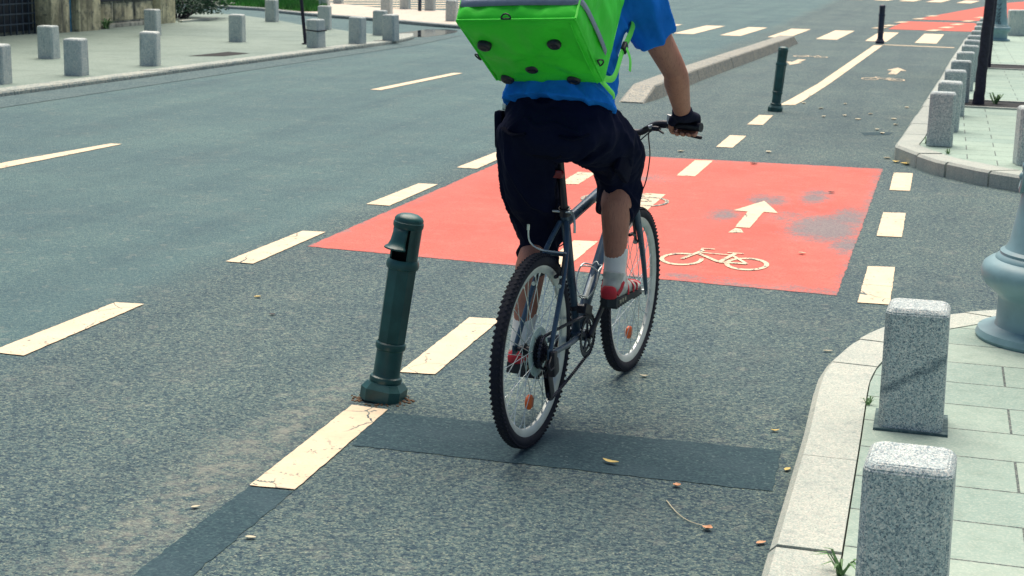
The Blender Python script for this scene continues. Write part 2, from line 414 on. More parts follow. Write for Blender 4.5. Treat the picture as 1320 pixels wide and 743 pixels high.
def tag(o, label=None, cat=None, group=None, kind=None):
    if label: o['label'] = label
    if cat: o['category'] = cat
    if group: o['group'] = group
    if kind: o['kind'] = kind
    return o
def empty(name, loc=(0, 0, 0), rz=0, parent=None):
    o = bpy.data.objects.new(name, None); o.location = loc; o.rotation_euler = (0, 0, rz); o.empty_display_size = .1
    col.objects.link(o)
    if parent: o.parent = parent
    return o
def structure(o): o['kind'] = 'structure'; return o
def copy_tree(o, parent=None):
    c = o.copy(); col.objects.link(c)
    if parent: c.parent = parent
    for ch in o.children: copy_tree(ch, c)
    return c
def smooth_path(pts, sub=6):
    P = [Vector(p) for p in pts]; out = []
    for i in range(len(P)-1):
        p0, p1, p2, p3 = P[max(i-1, 0)], P[i], P[i+1], P[min(i+2, len(P)-1)]
        for j in range(sub):
            t = j/sub
            out.append(.5*((2*p1)+(p2-p0)*t+(2*p0-5*p1+4*p2-p3)*t*t+(3*p1-p0-3*p2+p3)*t**3))
    out.append(P[-1]); return out
def lerp_list(v, n):
    if any(isinstance(q, (tuple, list)) for q in v): v = [q if isinstance(q, (tuple, list)) else (q, q) for q in v]
    out = []
    for i in range(n):
        t = i/(n-1)*(len(v)-1); k = min(int(t), len(v)-2); f = t-k
        a, b = v[k], v[k+1]
        if isinstance(a, (tuple, list)): out.append(tuple(x+(y-x)*f for x, y in zip(a, b)))
        else: out.append(a+(b-a)*f)
    return out
def sweep(mb, pts, rs, sub=5, n=16, up=None):
    p = smooth_path(pts, sub); return mb.tube(p, lerp_list(rs, len(p)), n, True, up=up)
def organic(mb, name, mat, voxel, smooth_it=6, parent=None, fold=None):
    """weld overlapping closed pieces into one continuous skin"""
    me = bpy.data.meshes.new(name); me.from_pydata([tuple(v) for v in mb.v], [], mb.f)
    o = bpy.data.objects.new(name, me); col.objects.link(o)
    r = o.modifiers.new('r', 'REMESH'); r.mode = 'VOXEL'; r.voxel_size = voxel
    s = o.modifiers.new('s', 'SMOOTH'); s.factor = .5; s.iterations = smooth_it
    bpy.context.view_layer.update()
    dg = bpy.context.evaluated_depsgraph_get()
    me2 = bpy.data.meshes.new_from_object(o.evaluated_get(dg))
    o.modifiers.clear(); o.data = me2; bpy.data.meshes.remove(me); me2.name = name
    if fold:
        amp, fr, st = fold
        nr = [v.normal.copy() for v in me2.vertices]
        for v, q in zip(me2.vertices, nr):
            c = v.co
            d = noise.fractal(Vector((c.x*fr, c.y*fr, c.z*fr*st)), .9, 2.1, 3)
            rdg = abs(noise.noise(Vector((c.x*fr*.8+c.z*5+3, c.y*fr*.8-c.z*4, c.z*fr*st*.8+c.x*6))))
            d = d*.75 + (.9*max(0, 1-rdg*5) if fold[0] > .008 else 0)
            v.co = c+q*(amp*d)
    me2.materials.clear(); me2.materials.append(mat)
    for p in me2.polygons: p.use_smooth = True
    if parent: o.parent = parent
    return o

# ------------------------------------------------------------------ camera, world, light
H = 1.70
f, pitch, yaw, roll = 1980., R(12.72), R(15.2), R(1.4)
fw = Vector((-math.sin(yaw)*math.cos(pitch), math.cos(yaw)*math.cos(pitch), -math.sin(pitch)))
rt0 = Vector((math.cos(yaw), math.sin(yaw), 0)); up0 = rt0.cross(fw)
rt = rt0*math.cos(roll)+up0*math.sin(roll); up = up0*math.cos(roll)-rt0*math.sin(roll)
cam = bpy.data.objects.new('camera', bpy.data.cameras.new('camera')); col.objects.link(cam); scene.camera = cam
mw = Matrix(((rt.x, up.x, -fw.x, 0), (rt.y, up.y, -fw.y, 0), (rt.z, up.z, -fw.z, H), (0, 0, 0, 1)))
cam.matrix_world = mw
cam.data.sensor_width = 36; cam.data.lens = f/1320*36; cam.data.clip_end = 1000; cam.data.clip_start = .05
cam.data.dof.use_dof = True; cam.data.dof.focus_distance = 5.4; cam.data.dof.aperture_fstop = 11

SUN_EL, SUN_AZ = R(66), R(-12)          # azimuth from +y towards +x
w = bpy.data.worlds.new('World'); scene.world = w; w.use_nodes = True
wt = w.node_tree; bg = wt.nodes['Background']
sky = wt.nodes.new('ShaderNodeTexSky'); sky.sky_type = 'NISHITA'; sky.sun_disc = False
sky.sun_elevation = SUN_EL; sky.sun_rotation = SUN_AZ; sky.air_density = 1.0; sky.dust_density = 2.5; sky.ozone_density = 1.2
wt.links.new(sky.outputs[0], bg.inputs[0]); bg.inputs[1].default_value = .078
sl = bpy.data.lights.new('sun', 'SUN'); sl.energy = 4.1; sl.angle = R(60); sl.color = (1, .90, .76)
so = bpy.data.objects.new('sun', sl); col.objects.link(so)
sd = Vector((math.sin(SUN_AZ)*math.cos(SUN_EL), math.cos(SUN_AZ)*math.cos(SUN_EL), math.sin(SUN_EL)))
so.rotation_euler = sd.to_track_quat('Z', 'Y').to_euler(); so.location = sd*60
vs = scene.view_settings; vs.view_transform = 'Standard'; vs.look = 'None'; vs.gamma = 1; vs.exposure = .40
try: scene.display_settings.display_device = 'sRGB'
except Exception: pass

# ------------------------------------------------------------------ ground, markings
mb = MB()
# one sheet, denser near the camera
mb.sheet([(-300, -120), (300, -120), (300, 500), (-300, 500)], 0)
structure(mb.build('road', M['asphalt'], smooth=0))

RAG = random.Random(21)
def ragged(poly, step, amp):
    out = []
    for a, b in zip(poly, poly[1:]+poly[:1]):
        a, b = Vector(a), Vector(b); n = max(1, min(120, int((b-a).length/step)))
        nn = Vector((-(b-a).y, (b-a).x)).normalized()
        for i in range(n):
            t = i/n; out.append(tuple(a.lerp(b, t)+nn*(RAG.gauss(0, amp) if i else 0)))
    return out
def ground_sheet(name, poly, z, mat):
    if name in ('cycle_lane', 'asphalt_patch'): poly = ragged(poly, .03, .003)
    if name == 'road_marking': poly = ragged(poly, .03, .0012)
    return structure(MB().sheet(poly, z).build(name, mat, smooth=0))
ground_sheet('gutter_strip', [(-9.6, 8), (-8.85, 8), (-8.74, 13.05), (-8.51, 18.41), (-8.27, 24.2), (-8.4, 27.0), (-8.9, 26.9), (-8.7, 24), (-8.75, 22.4), (-8.95, 19.3), (-9.25, 15.4)], .004, M['gutter'])
ground_sheet('cycle_lane', [(-3.33, 7.86), (-3.25, 12.28), (-2.22, 12.40), (-.36, 12.50), (-.40, 7.70)], .002, M['red'])
ground_sheet('asphalt_patch', [(-1.83, 4.70), (-1.91, 5.09), (-1.3, 5.11), (-.415, 5.14), (-.40, 4.72)], .002, M['patch'])
ground_sheet('asphalt_patch', [(-1.99, 4.21), (-1.84, 4.22), (-1.83, 1.0), (-1.99, 1.0)], .002, M['patch'])
ground_sheet('asphalt_patch', [(-.62, 14.75), (-.40, 14.9), (-.36, 15.12), (-.50, 15.08), (-.66, 14.95)], .002, M['patch'])
def mark(poly, mat='paint', z=.0045): return ground_sheet('road_marking', poly, z, M[mat])
# dashed line between cars and cycle lane
for k, y0 in enumerate((5.31, 7.31, 9.30, 11.13, 13.2)):
    x0 = -3.61+.042*k if k else -3.66
    mark([(x0+.03, y0+.98-.02), (x0+.17, y0+.98), (x0+.16, y0), (x0, y0)], 'paint')
mark([(-3.72, 3.1), (-3.58, 3.1), (-3.56, 4.05), (-3.70, 4.05)])
# middle line of the cycle track
for q in ([(-1.99, 4.22), (-2.0, 5.13), (-1.855, 5.12), (-1.84, 4.23)], [(-1.985, 5.61), (-1.99, 6.59), (-1.845, 6.61), (-1.84, 5.63)],
          [(-1.98, 7.70), (-1.97, 8.60), (-1.83, 8.63), (-1.83, 7.72)], [(-1.90, 9.6), (-1.90, 10.5), (-1.76, 10.5), (-1.76, 9.6)],
          [(-1.84, 11.43), (-1.84, 12.33), (-1.70, 12.37), (-1.70, 11.45)], [(-1.80, 13.26), (-1.80, 14.16), (-1.65, 14.17), (-1.66, 13.27)],
          [(-1.76, 15.12), (-1.75, 16.05), (-1.61, 16.08), (-1.61, 15.15)]): mark(q)
mark([(-2.57, 10.65), (-2.57, 11.3), (-2.43, 11.3), (-2.43, 10.7)], 'paint_worn')
mark([(-1.66, 17.2), (-1.50, 17.3), (-1.46, 17.75), (-1.34, 20.2), (-1.01, 29.17), (-1.17, 29.1), (-1.48, 20.2), (-1.60, 18.1)], 'paint')
for q in ([(-.29, 7.57), (-.285, 8.50), (-.14, 8.53), (-.135, 7.58)], [(-.28, 9.46), (-.275, 10.36), (-.13, 10.39), (-.13, 9.48)], [(-.27, 11.38), (-.27, 12.31), (-.125, 12.34), (-.125, 11.40)]): mark(q)
# lane line of the car road
for q in ([(-6.62, 7.6), (-6.64, 10.0), (-6.49, 11.22), (-6.39, 11.23), (-6.50, 9.66), (-6.50, 7.6)], [(-6.25, 16.60), (-6.10, 19.28), (-5.98, 19.29), (-6.12, 16.60)], [(-5.9, 24), (-5.75, 27), (-5.62, 27), (-5.77, 24)]): mark(q)
# zebra crossing
for k in range(-7, 1):
    x0 = -.47+k*.925
    mark([(x0, 30.40), (x0+.13, 33.95), (x0+.53, 34.0), (x0+.40, 30.40)])
mark([(-1.02, 29.47), (.25, 29.42), (.25, 29.24), (-1.02, 29.32)])
# far cycle crossing
ground_sheet('cycle_lane', [(-1.14, 35.34), (.68, 35.6), (1.05, 38.2), (.75, 40.0), (-.83, 39.7), (-.95, 38.5)], .004, M['redfar'])
ground_sheet('cycle_lane', [(-.70, 40.9), (.8, 41.3), (2.5, 45), (4.2, 58), (2.9, 60), (1.9, 56.5), (-.25, 43.6)], .004, M['redfar'])
for x, y in ((-1.36, 35.7), (-1.22, 36.9), (-.98, 38.9), (-.6, 41.3), (-.3, 43.4), (-.19, 35.4), (.07, 37.0), (.32, 38.8), (.6, 40.9), (.95, 43.5)):
    mark([(x-.16, y-.35), (x+.02, y+.35), (x+.22, y+.35), (x+.06, y-.35)], 'paint', .012)
for x in (-3.0, -2.1, -1.25, -.35, .65, 1.6): mark([(x-.25, 55.2), (x+.1, 58.5), (x+.6, 58.5), (x+.25, 55.2)], z=.013)
mark([(1.7, 45.5), (2.1, 47.5), (3.4, 47.6), (2.9, 45.5)], z=.012)
# arrows
mark([(-1.075, 10.50), (-.935, 10.04), (-1.03, 10.05), (-1.045, 9.42), (-1.135, 9.42), (-1.13, 10.02), (-1.225, 10.03)], 'paint', .005)
mark([(-1.15, 9.21), (-1.13, 9.38), (-1.09, 9.36), (-1.06, 9.24)], 'paint_worn', .005)
mark([(-.58, 23.72), (-.44, 23.12), (-.52, 23.1), (-.56, 22.36), (-.68, 22.36), (-.64, 23.05), (-.72, 23.1)], 'paint_worn')
mark([(-2.13, 23.3), (-2.0, 23.85), (-2.06, 23.9), (-2.0, 24.58), (-2.12, 24.58), (-2.16, 23.95), (-2.25, 23.98)], 'paint_worn')

def bike_symbol(o, s, mat, flip=1, skip=(), z=.0055, sy=1.0):
    """painted bicycle: o = rear hub, symbol lies with its saddle away from the viewer"""
    m = MB()
    def T(p): return (o[0]+flip*p[0]*s, o[1]+p[1]*s*sy)
    def stroke(pts, w):
        for a, b in zip(pts, pts[1:]):
            a = Vector(T(a)); b = Vector(T(b)); d = (b-a); n = Vector((-d.y, d.x)).normalized()*w/2*s
            m.sheet([a-n, b-n, b+n, a+n], z+.00002*len(m.f))
    def wheel(c, r, w, a0=0, a1=360):
        k = 26
        for i in range(k):
            t0, t1 = R(a0+(a1-a0)*i/k), R(a0+(a1-a0)*(i+1)/k)
            q = [(c[0]+rr*math.cos(t), c[1]+rr*math.sin(t)) for rr, t in ((r-w/2, t0), (r+w/2, t0), (r+w/2, t1), (r-w/2, t1))]
            m.sheet([T(p) for p in q], z)
    wheel((0, 0), .30, .075)
    wheel((1.0, 0), .30, .07, -200, 105)
    stroke([(0, 0), (.42, -.02)], .10); stroke([(.42, -.02), (.27, .50)], .075); stroke([(0, 0), (.30, .40)], .06)
    stroke([(.30, .40), (.80, .42)], .055); stroke([(.42, -.02), (.82, .36)], .08); stroke([(1.0, 0), (.78, .55)], .07)
    stroke([(.14, .53), (.40, .53)], .055); stroke([(.62, .66), (.84, .66)], .06); stroke([(.80, .52), (.82, .66)], .05)
    me = m.build('road_marking', M[mat], smooth=0); structure(me); return me
bike_symbol((-.925, 8.30), .36, 'paint_worn', -1, sy=1.45)
bike_symbol((-1.80, 10.15), .36, 'paint_faint', -1, sy=1.6)
bike_symbol((-.53, 21.4), .35, 'paint_worn', -1, sy=1.5)
bike_symbol((-2.16, 25.3), .33, 'paint_worn', 1, sy=1.5)

# ------------------------------------------------------------------ kerbs and pavements
def resample(pts, n):
    P = [Vector(p) for p in pts]; L = [0]
    for a, b in zip(P, P[1:]): L.append(L[-1]+(b-a).length)
    out = []
    for i in range(n+1):
        d = L[-1]*i/n; k = 0
        while k < len(P)-2 and L[k+1] < d: k += 1
        t = (d-L[k])/max(1e-9, L[k+1]-L[k]); out.append(P[k].lerp(P[k+1], min(1, t)))
    return out
def kerb(outer, inner, zt, mat, stone=.9, joint=.007, cham=.02, sub=6):
    ln = sum((Vector(b)-Vector(a)).length for a, b in zip(outer, outer[1:]))
    ns = max(1, round(ln/stone)); n = ns*sub
    O = resample(outer, n); I = resample(inner, n); mb = MB(); k = random.Random(3)
    for sidx in range(ns):
        seg = range(sidx*sub, (sidx+1)*sub+1); dz = k.uniform(-.004, .004); dx = k.uniform(-.004, .004); vs = []
        for i in seg:
            o, q = O[i].copy(), I[i].copy(); d = (q-o).normalized(); o += d*dx
            if i in (seg[0], seg[-1]):
                a = O[min(i+1, n)]-O[max(i-1, 0)]; a = a.normalized()*joint/2*(1 if i == seg[0] else -1); o += a; q += a
            z = zt+dz
            vs += [(o.x, o.y, -.05), (o.x, o.y, z-cham), (o.x+d.x*cham, o.y+d.y*cham, z), (q.x, q.y, z), (q.x, q.y, -.05)]
        m = len(seg); fs = [(j*5+a, j*5+a+1, (j+1)*5+a+1, (j+1)*5+a) for j in range(m-1) for a in range(4)]
        fs += [(0, 1, 2, 3, 4), tuple((m-1)*5+a for a in (4, 3, 2, 1, 0))]
        mb.add(vs, fs)
    return structure(mb.build('kerb', mat, smooth=25))
def pavement(poly, zt, mat):
    return structure(MB().prism(poly, -.02, zt).build('pavement', mat, smooth=0))
KZ = .12
# near right corner
near_out = [(-.34, .0), (-.335, 3.7), (-.335, 5.0), (-.345, 5.55), (-.345, 5.75), (-.325, 5.98), (-.27, 6.27), (-.20, 6.50), (-.12, 6.68), (.0, 6.86), (.15, 7.02), (.33, 7.16), (.7, 7.36), (1.6, 7.62), (7, 8.4)]
near_in = [(-.14, .0), (-.143, 3.7), (-.15, 5.0), (-.155, 5.55), (-.155, 5.72), (-.14, 5.92), (-.10, 6.15), (-.045, 6.35), (.02, 6.52), (.12, 6.68), (.25, 6.83), (.41, 6.96), (.77, 7.15), (1.65, 7.41), (7, 8.19)]
def split(pts, k): return pts[:k+1], pts[k:]
kerb(near_out[:4], near_in[:4], KZ, M['kerb'], .82)
kerb(near_out[3:], near_in[3:], KZ, M['kerb'], .42, sub=4)
pavement([(7, 0)] + [(x+.0045, y-.002) for x, y in near_in] + [(7, 8.19)], KZ-.006, M['slab_near'])
# far right corner and the pavement along the row of bollards
far_out = [(5.5, 10.4), (1.2, 11.40), (.64, 11.70), (.36, 11.93), (.04, 12.34), (-.08, 12.60), (-.21, 12.92), (-.285, 13.12), (-.30, 13.28), (-.27, 13.8), (-.17, 16), (.03, 20.67), (.17, 24.4), (.42, 30.1), (.52, 31.6), (.75, 32.6), (1.3, 33.2), (6, 33.6)]
far_in = [(5.6, 10.62), (1.3, 11.62), (.76, 11.92), (.50, 12.14), (.20, 12.52), (.10, 12.72), (-.02, 12.98), (-.09, 13.18), (-.105, 13.32), (-.07, 13.8), (.03, 16), (.23, 20.67), (.37, 24.4), (.62, 30.0), (.72, 31.45), (.92, 32.4), (1.35, 32.95), (6, 33.35)]
kerb(far_out[:8], far_in[:8], KZ, M['kerb'], .5, joint=.02, sub=4)
kerb(far_out[7:], far_in[7:], KZ, M['kerb'], .9)
pavement([(x+.008, y+.006) for x, y in far_in] + [(14, 33.35), (14, 10.62)], KZ-.006, M['slab_far'])
# left pavement
KL = .055
LS = 1.041           # the low kerb puts everything on it a little further out
left_out = [(-9.75, 4), (-9.5, 10), (-9.33, 13.9), (-9.22, 15.4), (-9.12, 16.9), (-9.04, 18.2), (-8.95, 19.4), (-8.88, 20.8), (-8.80, 22.3), (-8.70, 23.6), (-8.70, 24.6), (-8.80, 25.5), (-9.1, 26.35)]
left_in = [(-9.99, 4), (-9.74, 10), (-9.57, 13.9), (-9.46, 15.4), (-9.36, 16.9), (-9.28, 18.2), (-9.19, 19.4), (-9.12, 20.8), (-9.04, 22.3), (-8.95, 23.5), (-8.95, 24.3), (-9.05, 25.1), (-9.3, 25.85)]
kerb(left_out, left_in, KL, M['kerb_left'], 1.0, sub=4)
back = [(x*LS, y*LS) for x, y in ((-8.93, 25.0), (-9.30, 24.75), (-9.8, 25.1), (-10.4, 25.7), (-11.3, 26.45), (-12.33, 27.65), (-13.5, 28.75), (-15, 29.6), (-19, 30.6))]
pavement(left_in + back + [(-19, 4)], KL-.006, M['slab_left'])
# second pavement across the side street: lawn, pink paving
k2 = [(-25, 34.4), (-18.5, 34.0), (-16.0, 33.35), (-15.1, 33.0), (-14.3, 32.25), (-13.5, 31.65), (-12.6, 31.15), (-11.9, 30.85), (-11.3, 30.5), (-10.6, 30.0), (-9.9, 29.5), (-9.1, 29.1), (-8.3, 29.5), (-8.2, 30.6)]
k2i = [(p[0]+.05, p[1]+.26) for p in k2[:-3]]+[(-9.75, 29.77), (-9.05, 29.38), (-8.55, 29.65), (-8.45, 30.6)]
kerb(k2, k2i, .06, M['kerb_dark'], 1.2, sub=3)
pavement(k2i + [(-9.5, 33.2), (-11.2, 35.4), (-12.9, 35.3), (-14.3, 36.6), (-16, 38.2), (-25, 45)], .054, M['slab_pink'])
lawn = [(-25, 34.7), (-18.4, 34.35), (-15.9, 33.65), (-15.0, 33.3), (-14.25, 32.62), (-13.75, 32.3), (-13.45, 32.75), (-14.1, 34.6), (-15.2, 36.9), (-25, 44.5)]
ground_sheet('lawn', lawn, .060, M['grass_soil'])
def inside(p, poly):
    r = False; n = len(poly)
    for i in range(n):
        a, b = poly[i], poly[(i+1) % n]
        if (a[1] > p[1]) != (b[1] > p[1]) and p[0] < (b[0]-a[0])*(p[1]-a[1])/(b[1]-a[1])+a[0]: r = not r
    return r
mb = MB(); g = random.Random(5)
while len(mb.f) < 9000:
    x, y = g.uniform(-18.5, -13.3), g.uniform(32.2, 38)
    if not inside((x, y), lawn): continue
    h = g.uniform(.05, .16); a = g.uniform(0, 6.28); wd = .012
    dx, dy = math.cos(a)*wd, math.sin(a)*wd; lx, ly = g.uniform(-.05, .05), g.uniform(-.05, .05)
    mb.add([(x-dx, y-dy, .055), (x+dx, y+dy, .055), (x+lx, y+ly, .055+h)], [(0, 1, 2)])
tag(mb.build('grass', M['grass'], smooth=0), kind='stuff')
# second zebra beyond
for a, b in (((-16.9, 38.53), (-12.6, 42.57)), ((-16.3, 37.2), (-12.1, 41.0)), ((-15.7, 35.95), (-11.6, 39.55)), ((-14.71, 34.97), (-11.3, 38.4)), ((-17.6, 40.0), (-13.2, 44.1))):
    mark([(a[0], a[1]+.02), (a[0]-.22, a[1]+.42), (b[0]-.22, b[1]+.42), b])
ground_sheet('puddle', [(-9.35, 26.3), (-9.6, 26.9), (-9.55, 28.4), (-9.21, 28.7), (-8.93, 28.44), (-8.8, 27.95), (-8.76, 26.9), (-8.8, 26.2), (-9.05, 26.0)], .006, M['puddle'])
for q in ([(-9.12, 18.86), (-9.52, 18.6), (-9.42, 19.6), (-9.05, 19.5)],):
    structure(MB().sheet([((x-.05)*LS, y*LS) for x, y in q], KL-.002).build('drain_cover', M['soil'], smooth=0))
# tree pits
def pit(x0, x1, y0, y1):
    b = MB()
    t = .05
    b.sheet([(x0, y0), (x1, y0), (x1, y1), (x0, y1)], KZ-.002)
    structure(b.build('tree_pit', M['soil'], smooth=0))
    b = MB()
    for c, d in ((((x0+x1)/2, y0-t/2), (x1-x0+2*t, t)), (((x0+x1)/2, y1+t/2), (x1-x0+2*t, t)), ((x0-t/2, (y0+y1)/2), (t, y1-y0)), ((x1+t/2, (y0+y1)/2), (t, y1-y0))):
        b.box((c[0], c[1], KZ+.002), (d[0], d[1], .02), bev=.003)
    structure(b.build('tree_pit_edging', M['kerb'], smooth=0))
pit(.24, 1.0, 16.85, 17.6); pit(.52, 1.25, 22.7, 23.5)

# ------------------------------------------------------------------ granite bollards
def bollard_mesh(w=.21, h=.44, top=.018, taper=.003, name='granite_bollard', old=False):
    bm = bmesh.new()
    prof = [(w/2, 0), (w/2-taper, h-.016), (w/2-taper-.013, h)]
    c = .020
    rings = []
    for r, z in prof:
        ring = []
        cc = c if z < h-.001 else c*.9
        for sx, sy in ((1, 1), (-1, 1), (-1, -1), (1, -1)):
            a = (sx*r, sy*(r-cc), z); b = (sx*(r-cc), sy*r, z)
            ring += [a, b] if sx*sy > 0 else [b, a]
        rings.append([bm.verts.new(p) for p in ring])
    for r0, r1 in zip(rings, rings[1:]):
        for i in range(8): bm.faces.new((r0[i], r0[(i+1) % 8], r1[(i+1) % 8], r1[i]))
    bm.faces.new(rings[-1]); bm.faces.new(rings[0][::-1])
    bmesh.ops.bevel(bm, geom=[e for e in bm.edges], offset=.004, segments=2, affect='EDGES')
    bmesh.ops.recalc_face_normals(bm, faces=bm.faces)
    for f_ in bm.faces: f_.smooth = False
    me = bpy.data.meshes.new(name); bm.to_mesh(me); bm.free()
    me.materials.append(M['granite_old' if old else 'granite']); return me
bol_near = bollard_mesh(.212, .445)
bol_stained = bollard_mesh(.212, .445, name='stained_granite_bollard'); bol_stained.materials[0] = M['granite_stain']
bol_old = bollard_mesh(.225, .43, old=True)
TL = random.Random(4)
def put_bollard(me, x, y, rz, label, group, z=KZ-.004, s=1):
    o = bpy.data.objects.new('granite_bollard', me); col.objects.link(o); o.location = (x, y, z); o.rotation_euler = (R(TL.uniform(-1.1, 1.1)), R(TL.uniform(-1.1, 1.1)), R(rz)); o.scale = (1, 1, s)
    return tag(o, label, 'bollard', group)
g1 = 'granite bollards on the near pavement corner'
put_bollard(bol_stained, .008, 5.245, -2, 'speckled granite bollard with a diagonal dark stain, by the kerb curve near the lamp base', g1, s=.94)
put_bollard(bol_near, .018, 3.60, -3, 'nearest granite bollard, cut off by the bottom edge of the photo', g1, s=.94)
# metal seat plate round the foot of the stained one
seat = MB().box((.008, 5.245, KZ-.001), (.245, .235, .008))
structure(seat.build('bollard_seat', M['gutter'], smooth=0))
row = [(.06, 13.33), (.115, 14.5), (.175, 15.93), (.24, 17.4), (.305, 18.95), (.36, 20.35), (.41, 21.6), (.47, 22.85), (.535, 24.3), (.60, 25.85), (.67, 27.4), (.74, 28.9)]
ordn = ['first and nearest granite bollard of the row along the far right kerb', 'second granite bollard of the row along the far right kerb', 'third granite bollard of the row, level with the nearer tree trunk', 'fourth granite bollard of the row along the far right kerb', 'fifth granite bollard of the row along the far right kerb', 'sixth granite bollard in the row receding behind the tree trunks', 'seventh granite bollard in the row receding behind the tree trunks', 'eighth granite bollard in the row receding behind the tree trunks', 'ninth granite bollard in the row receding behind the tree trunks', 'tenth granite bollard, a sliver left of the tree trunks', 'eleventh granite bollard, mostly hidden behind the tree trunks', 'farthest granite bollard of the row along the far right kerb']
for (x, y), l in zip(row, ordn): put_bollard(bol_near, x+.0, y, rnd.uniform(-4, 4), l, 'granite bollards along the far right kerb')
put_bollard(bol_near, .73, 12.42, 8, 'granite bollard at the right edge behind the lamp base, across the side street', 'granite bollards along the far right kerb')
b = bollard_mesh(.33, .50, old=True); put_bollard(b, 1.42, 32.35, 4, 'broad grey stone block beside the graffiti covered lamp base', None)
lg = 'stone bollards on the left pavement'
lb = [(-9.50, 14.2, 4, 'stone bollard cut off by the left edge of the photo'),
      (-10.86, 17.35, 2, 'pale stone bollard in front of the barred window'),
      (-9.33, 15.45, 6, 'stone bollard at the left kerb, nearest one wholly in view'),
      (-9.28, 17.05, 14, 'stone bollard alone at the kerb in front of the wall with grey panels'),
      (-11.98, 22.12, 5, 'stone bollard with a dark red streak by the end of the wall'),
      (-10.28, 21.6, 6, 'stone bollard with a dark round stain, alone mid pavement'),
      (-12.18, 27.1, 5, 'stone bollard at the back edge of the pavement near the lawn'),
      (-8.80, 21.13, -12, 'stone bollard wrapped with a torn dark band beside the leaning pole'),
      (-10.42, 25.4, 8, 'stone bollard just behind the one with the torn dark band'),
      (-8.57, 22.2, -4, 'stone bollard standing alone right of the banded one at the kerb'),
      (-9.05, 24.5, 4, 'stone bollard half hidden behind the last one on the kerb end'),
      (-8.42, 23.28, -6, 'last stone bollard on the end of the left kerb before the puddle'),
      (-11.16, 30.6, 5, 'stone bollard at the dark kerb of the pink paved corner'),
      (-11.95, 34.0, 4, 'stone bollard in front of the far zebra stripes, left of the thin post'),
      (-11.25, 33.7, 4, 'stone bollard just right of the thin post by the far zebra'),
      (-9.43, 29.62, 3, 'stone bollard alone on the pink paving corner right of the puddle'),
      (-10.49, 33.0, 4, 'stone bollard beside the backpack edge on the pink paving'),
      (-13.66, 33.3, 4, 'dark sided stone bollard between the lawn and the pink paving'),
      (-14.2, 35.5, 4, 'farthest stone bollard at the top edge behind the lawn corner')]
for x, y, a, l in lb: put_bollard(bol_old, x*LS, y*LS, a+rnd.uniform(-2, 2), l, lg, z=KL-.01)
# band round one of them, red streak on another
bt = MB(); bt.box((0, 0, 0), (.236, .236, .018), bev=.003)
o = bt.build('torn_band', M['black']); o.location = (-8.80*LS, 21.13*LS, KL+.255); o.rotation_euler = (R(2), R(3), R(-12)); tag(o, 'torn dark band tied round the stone bollard by the leaning pole', 'band')
# ------------------------------------------------------------------ iron bollards
def iron_parts(root, mat, broken):
    hw = .078
    b = MB()
    ring = [(hw, .0), (hw, .045), (.060, .068)]
    vs = []; fs = []
    for r, z in ring:
        c = r*.42
        pts = [(r, r-c), (r-c, r), (-(r-c), r), (-r, r-c), (-r, -(r-c)), (-(r-c), -r), (r-c, -r), (r, -(r-c))]
        vs += [(x, y, z) for x, y in pts]
    for k in range(2):
        for i in range(8): fs.append((k*8+i, k*8+(i+1) % 8, (k+1)*8+(i+1) % 8, (k+1)*8+i))
    fs += [tuple(range(7, -1, -1)), tuple(range(16, 24))]
    b.add(vs, fs); b.build('base', mat, root, 25)
    b = MB()
    b.lathe([(.050, .066), (.060, .068), (.062, .078), (.060, .088), (.053, .092), (.051, .098), (.050, .192), (.056, .198), (.058, .208), (.056, .219), (.051, .224)], 28)
    b.lathe([(.0515, .222), (.0535, .232), (.0555, .505), (.050, .512)], 8)
    b.build('shaft', mat, root, 32)
    b = MB().lathe([(.052, .505), (.0595, .508), (.062, .518), (.0605, .532), (.055, .542), (.052, .542)], 28); b.build('collar', mat, root, 32)
    if not broken:
        b = MB().lathe([(.0525, .540), (.0535, .66), (.057, .668), (.057, .682), (.050, .690)], 28); b.build('upper_shaft', mat, root, 32)
    else:
        b = MB(); a0, a1 = R(-60), R(205)          # shell left standing, open towards the road side
        prof = [(.0525, .540), (.0535, .66)]
        b.lathe(prof, 20, arc=(a0, a1)); b.lathe([(.046, .540), (.047, .66)], 20, arc=(a0, a1)); b.lathe([(.046, .540), (.0525, .540)], 20, arc=(a0, a1))
        for a in (a0, a1):
            cs, sn = math.cos(a), math.sin(a); b.add([(.046*cs, .046*sn, .54), (.0525*cs, .0525*sn, .54), (.0535*cs, .0535*sn, .66), (.047*cs, .047*sn, .66)], [(0, 1, 2, 3)])
        b.build('upper_shaft', mat, root, 32)
        b = MB().lathe([(.0001, .530), (.051, .530)], 20).lathe([(.0455, .53), (.0455, .66)], 20, arc=(a0, a1)); b.build('hollow_inside', M['inside_iron'], root, 32)
        b = MB().lathe([(.0535, .66), (.057, .668), (.057, .682), (.050, .690)], 28); b.build('upper_ring', mat, root, 32)
        # torn wall piece hanging outwards
        b = MB(); rotm = Matrix.Rotation(R(-108), 3, 'Z')
        n = 12; vs = []; fs = []
        prof = [(.003, .666, .050, 42), (.013, .64, .046, 48), (.024, .612, .044, 54), (.031, .596, .047, 58), (.037, .589, .055, 62), (.038, .584, .056, 62)]
        for off, z, r, ha in prof:
            for j in range(n+1):
                a = R(-ha+2*ha*j/n); vs.append(rotm @ Vector((off+r*math.cos(a), r*math.sin(a), z)))
        m_ = n+1
        for i in range(len(prof)-1):
            for j in range(n): fs.append((i*m_+j, i*m_+j+1, (i+1)*m_+j+1, (i+1)*m_+j))
        b.add(vs, fs); o = b.build('torn_flap', mat, root, 40)
        sm = o.modifiers.new('t', 'SOLIDIFY'); sm.thickness = .005
    b = MB().lathe([(.054, .684), (.0545, .694), (.049, .703), (.034, .712), (.015, .716), (.0001, .717)], 28); b.build('cap', mat, root, 45)
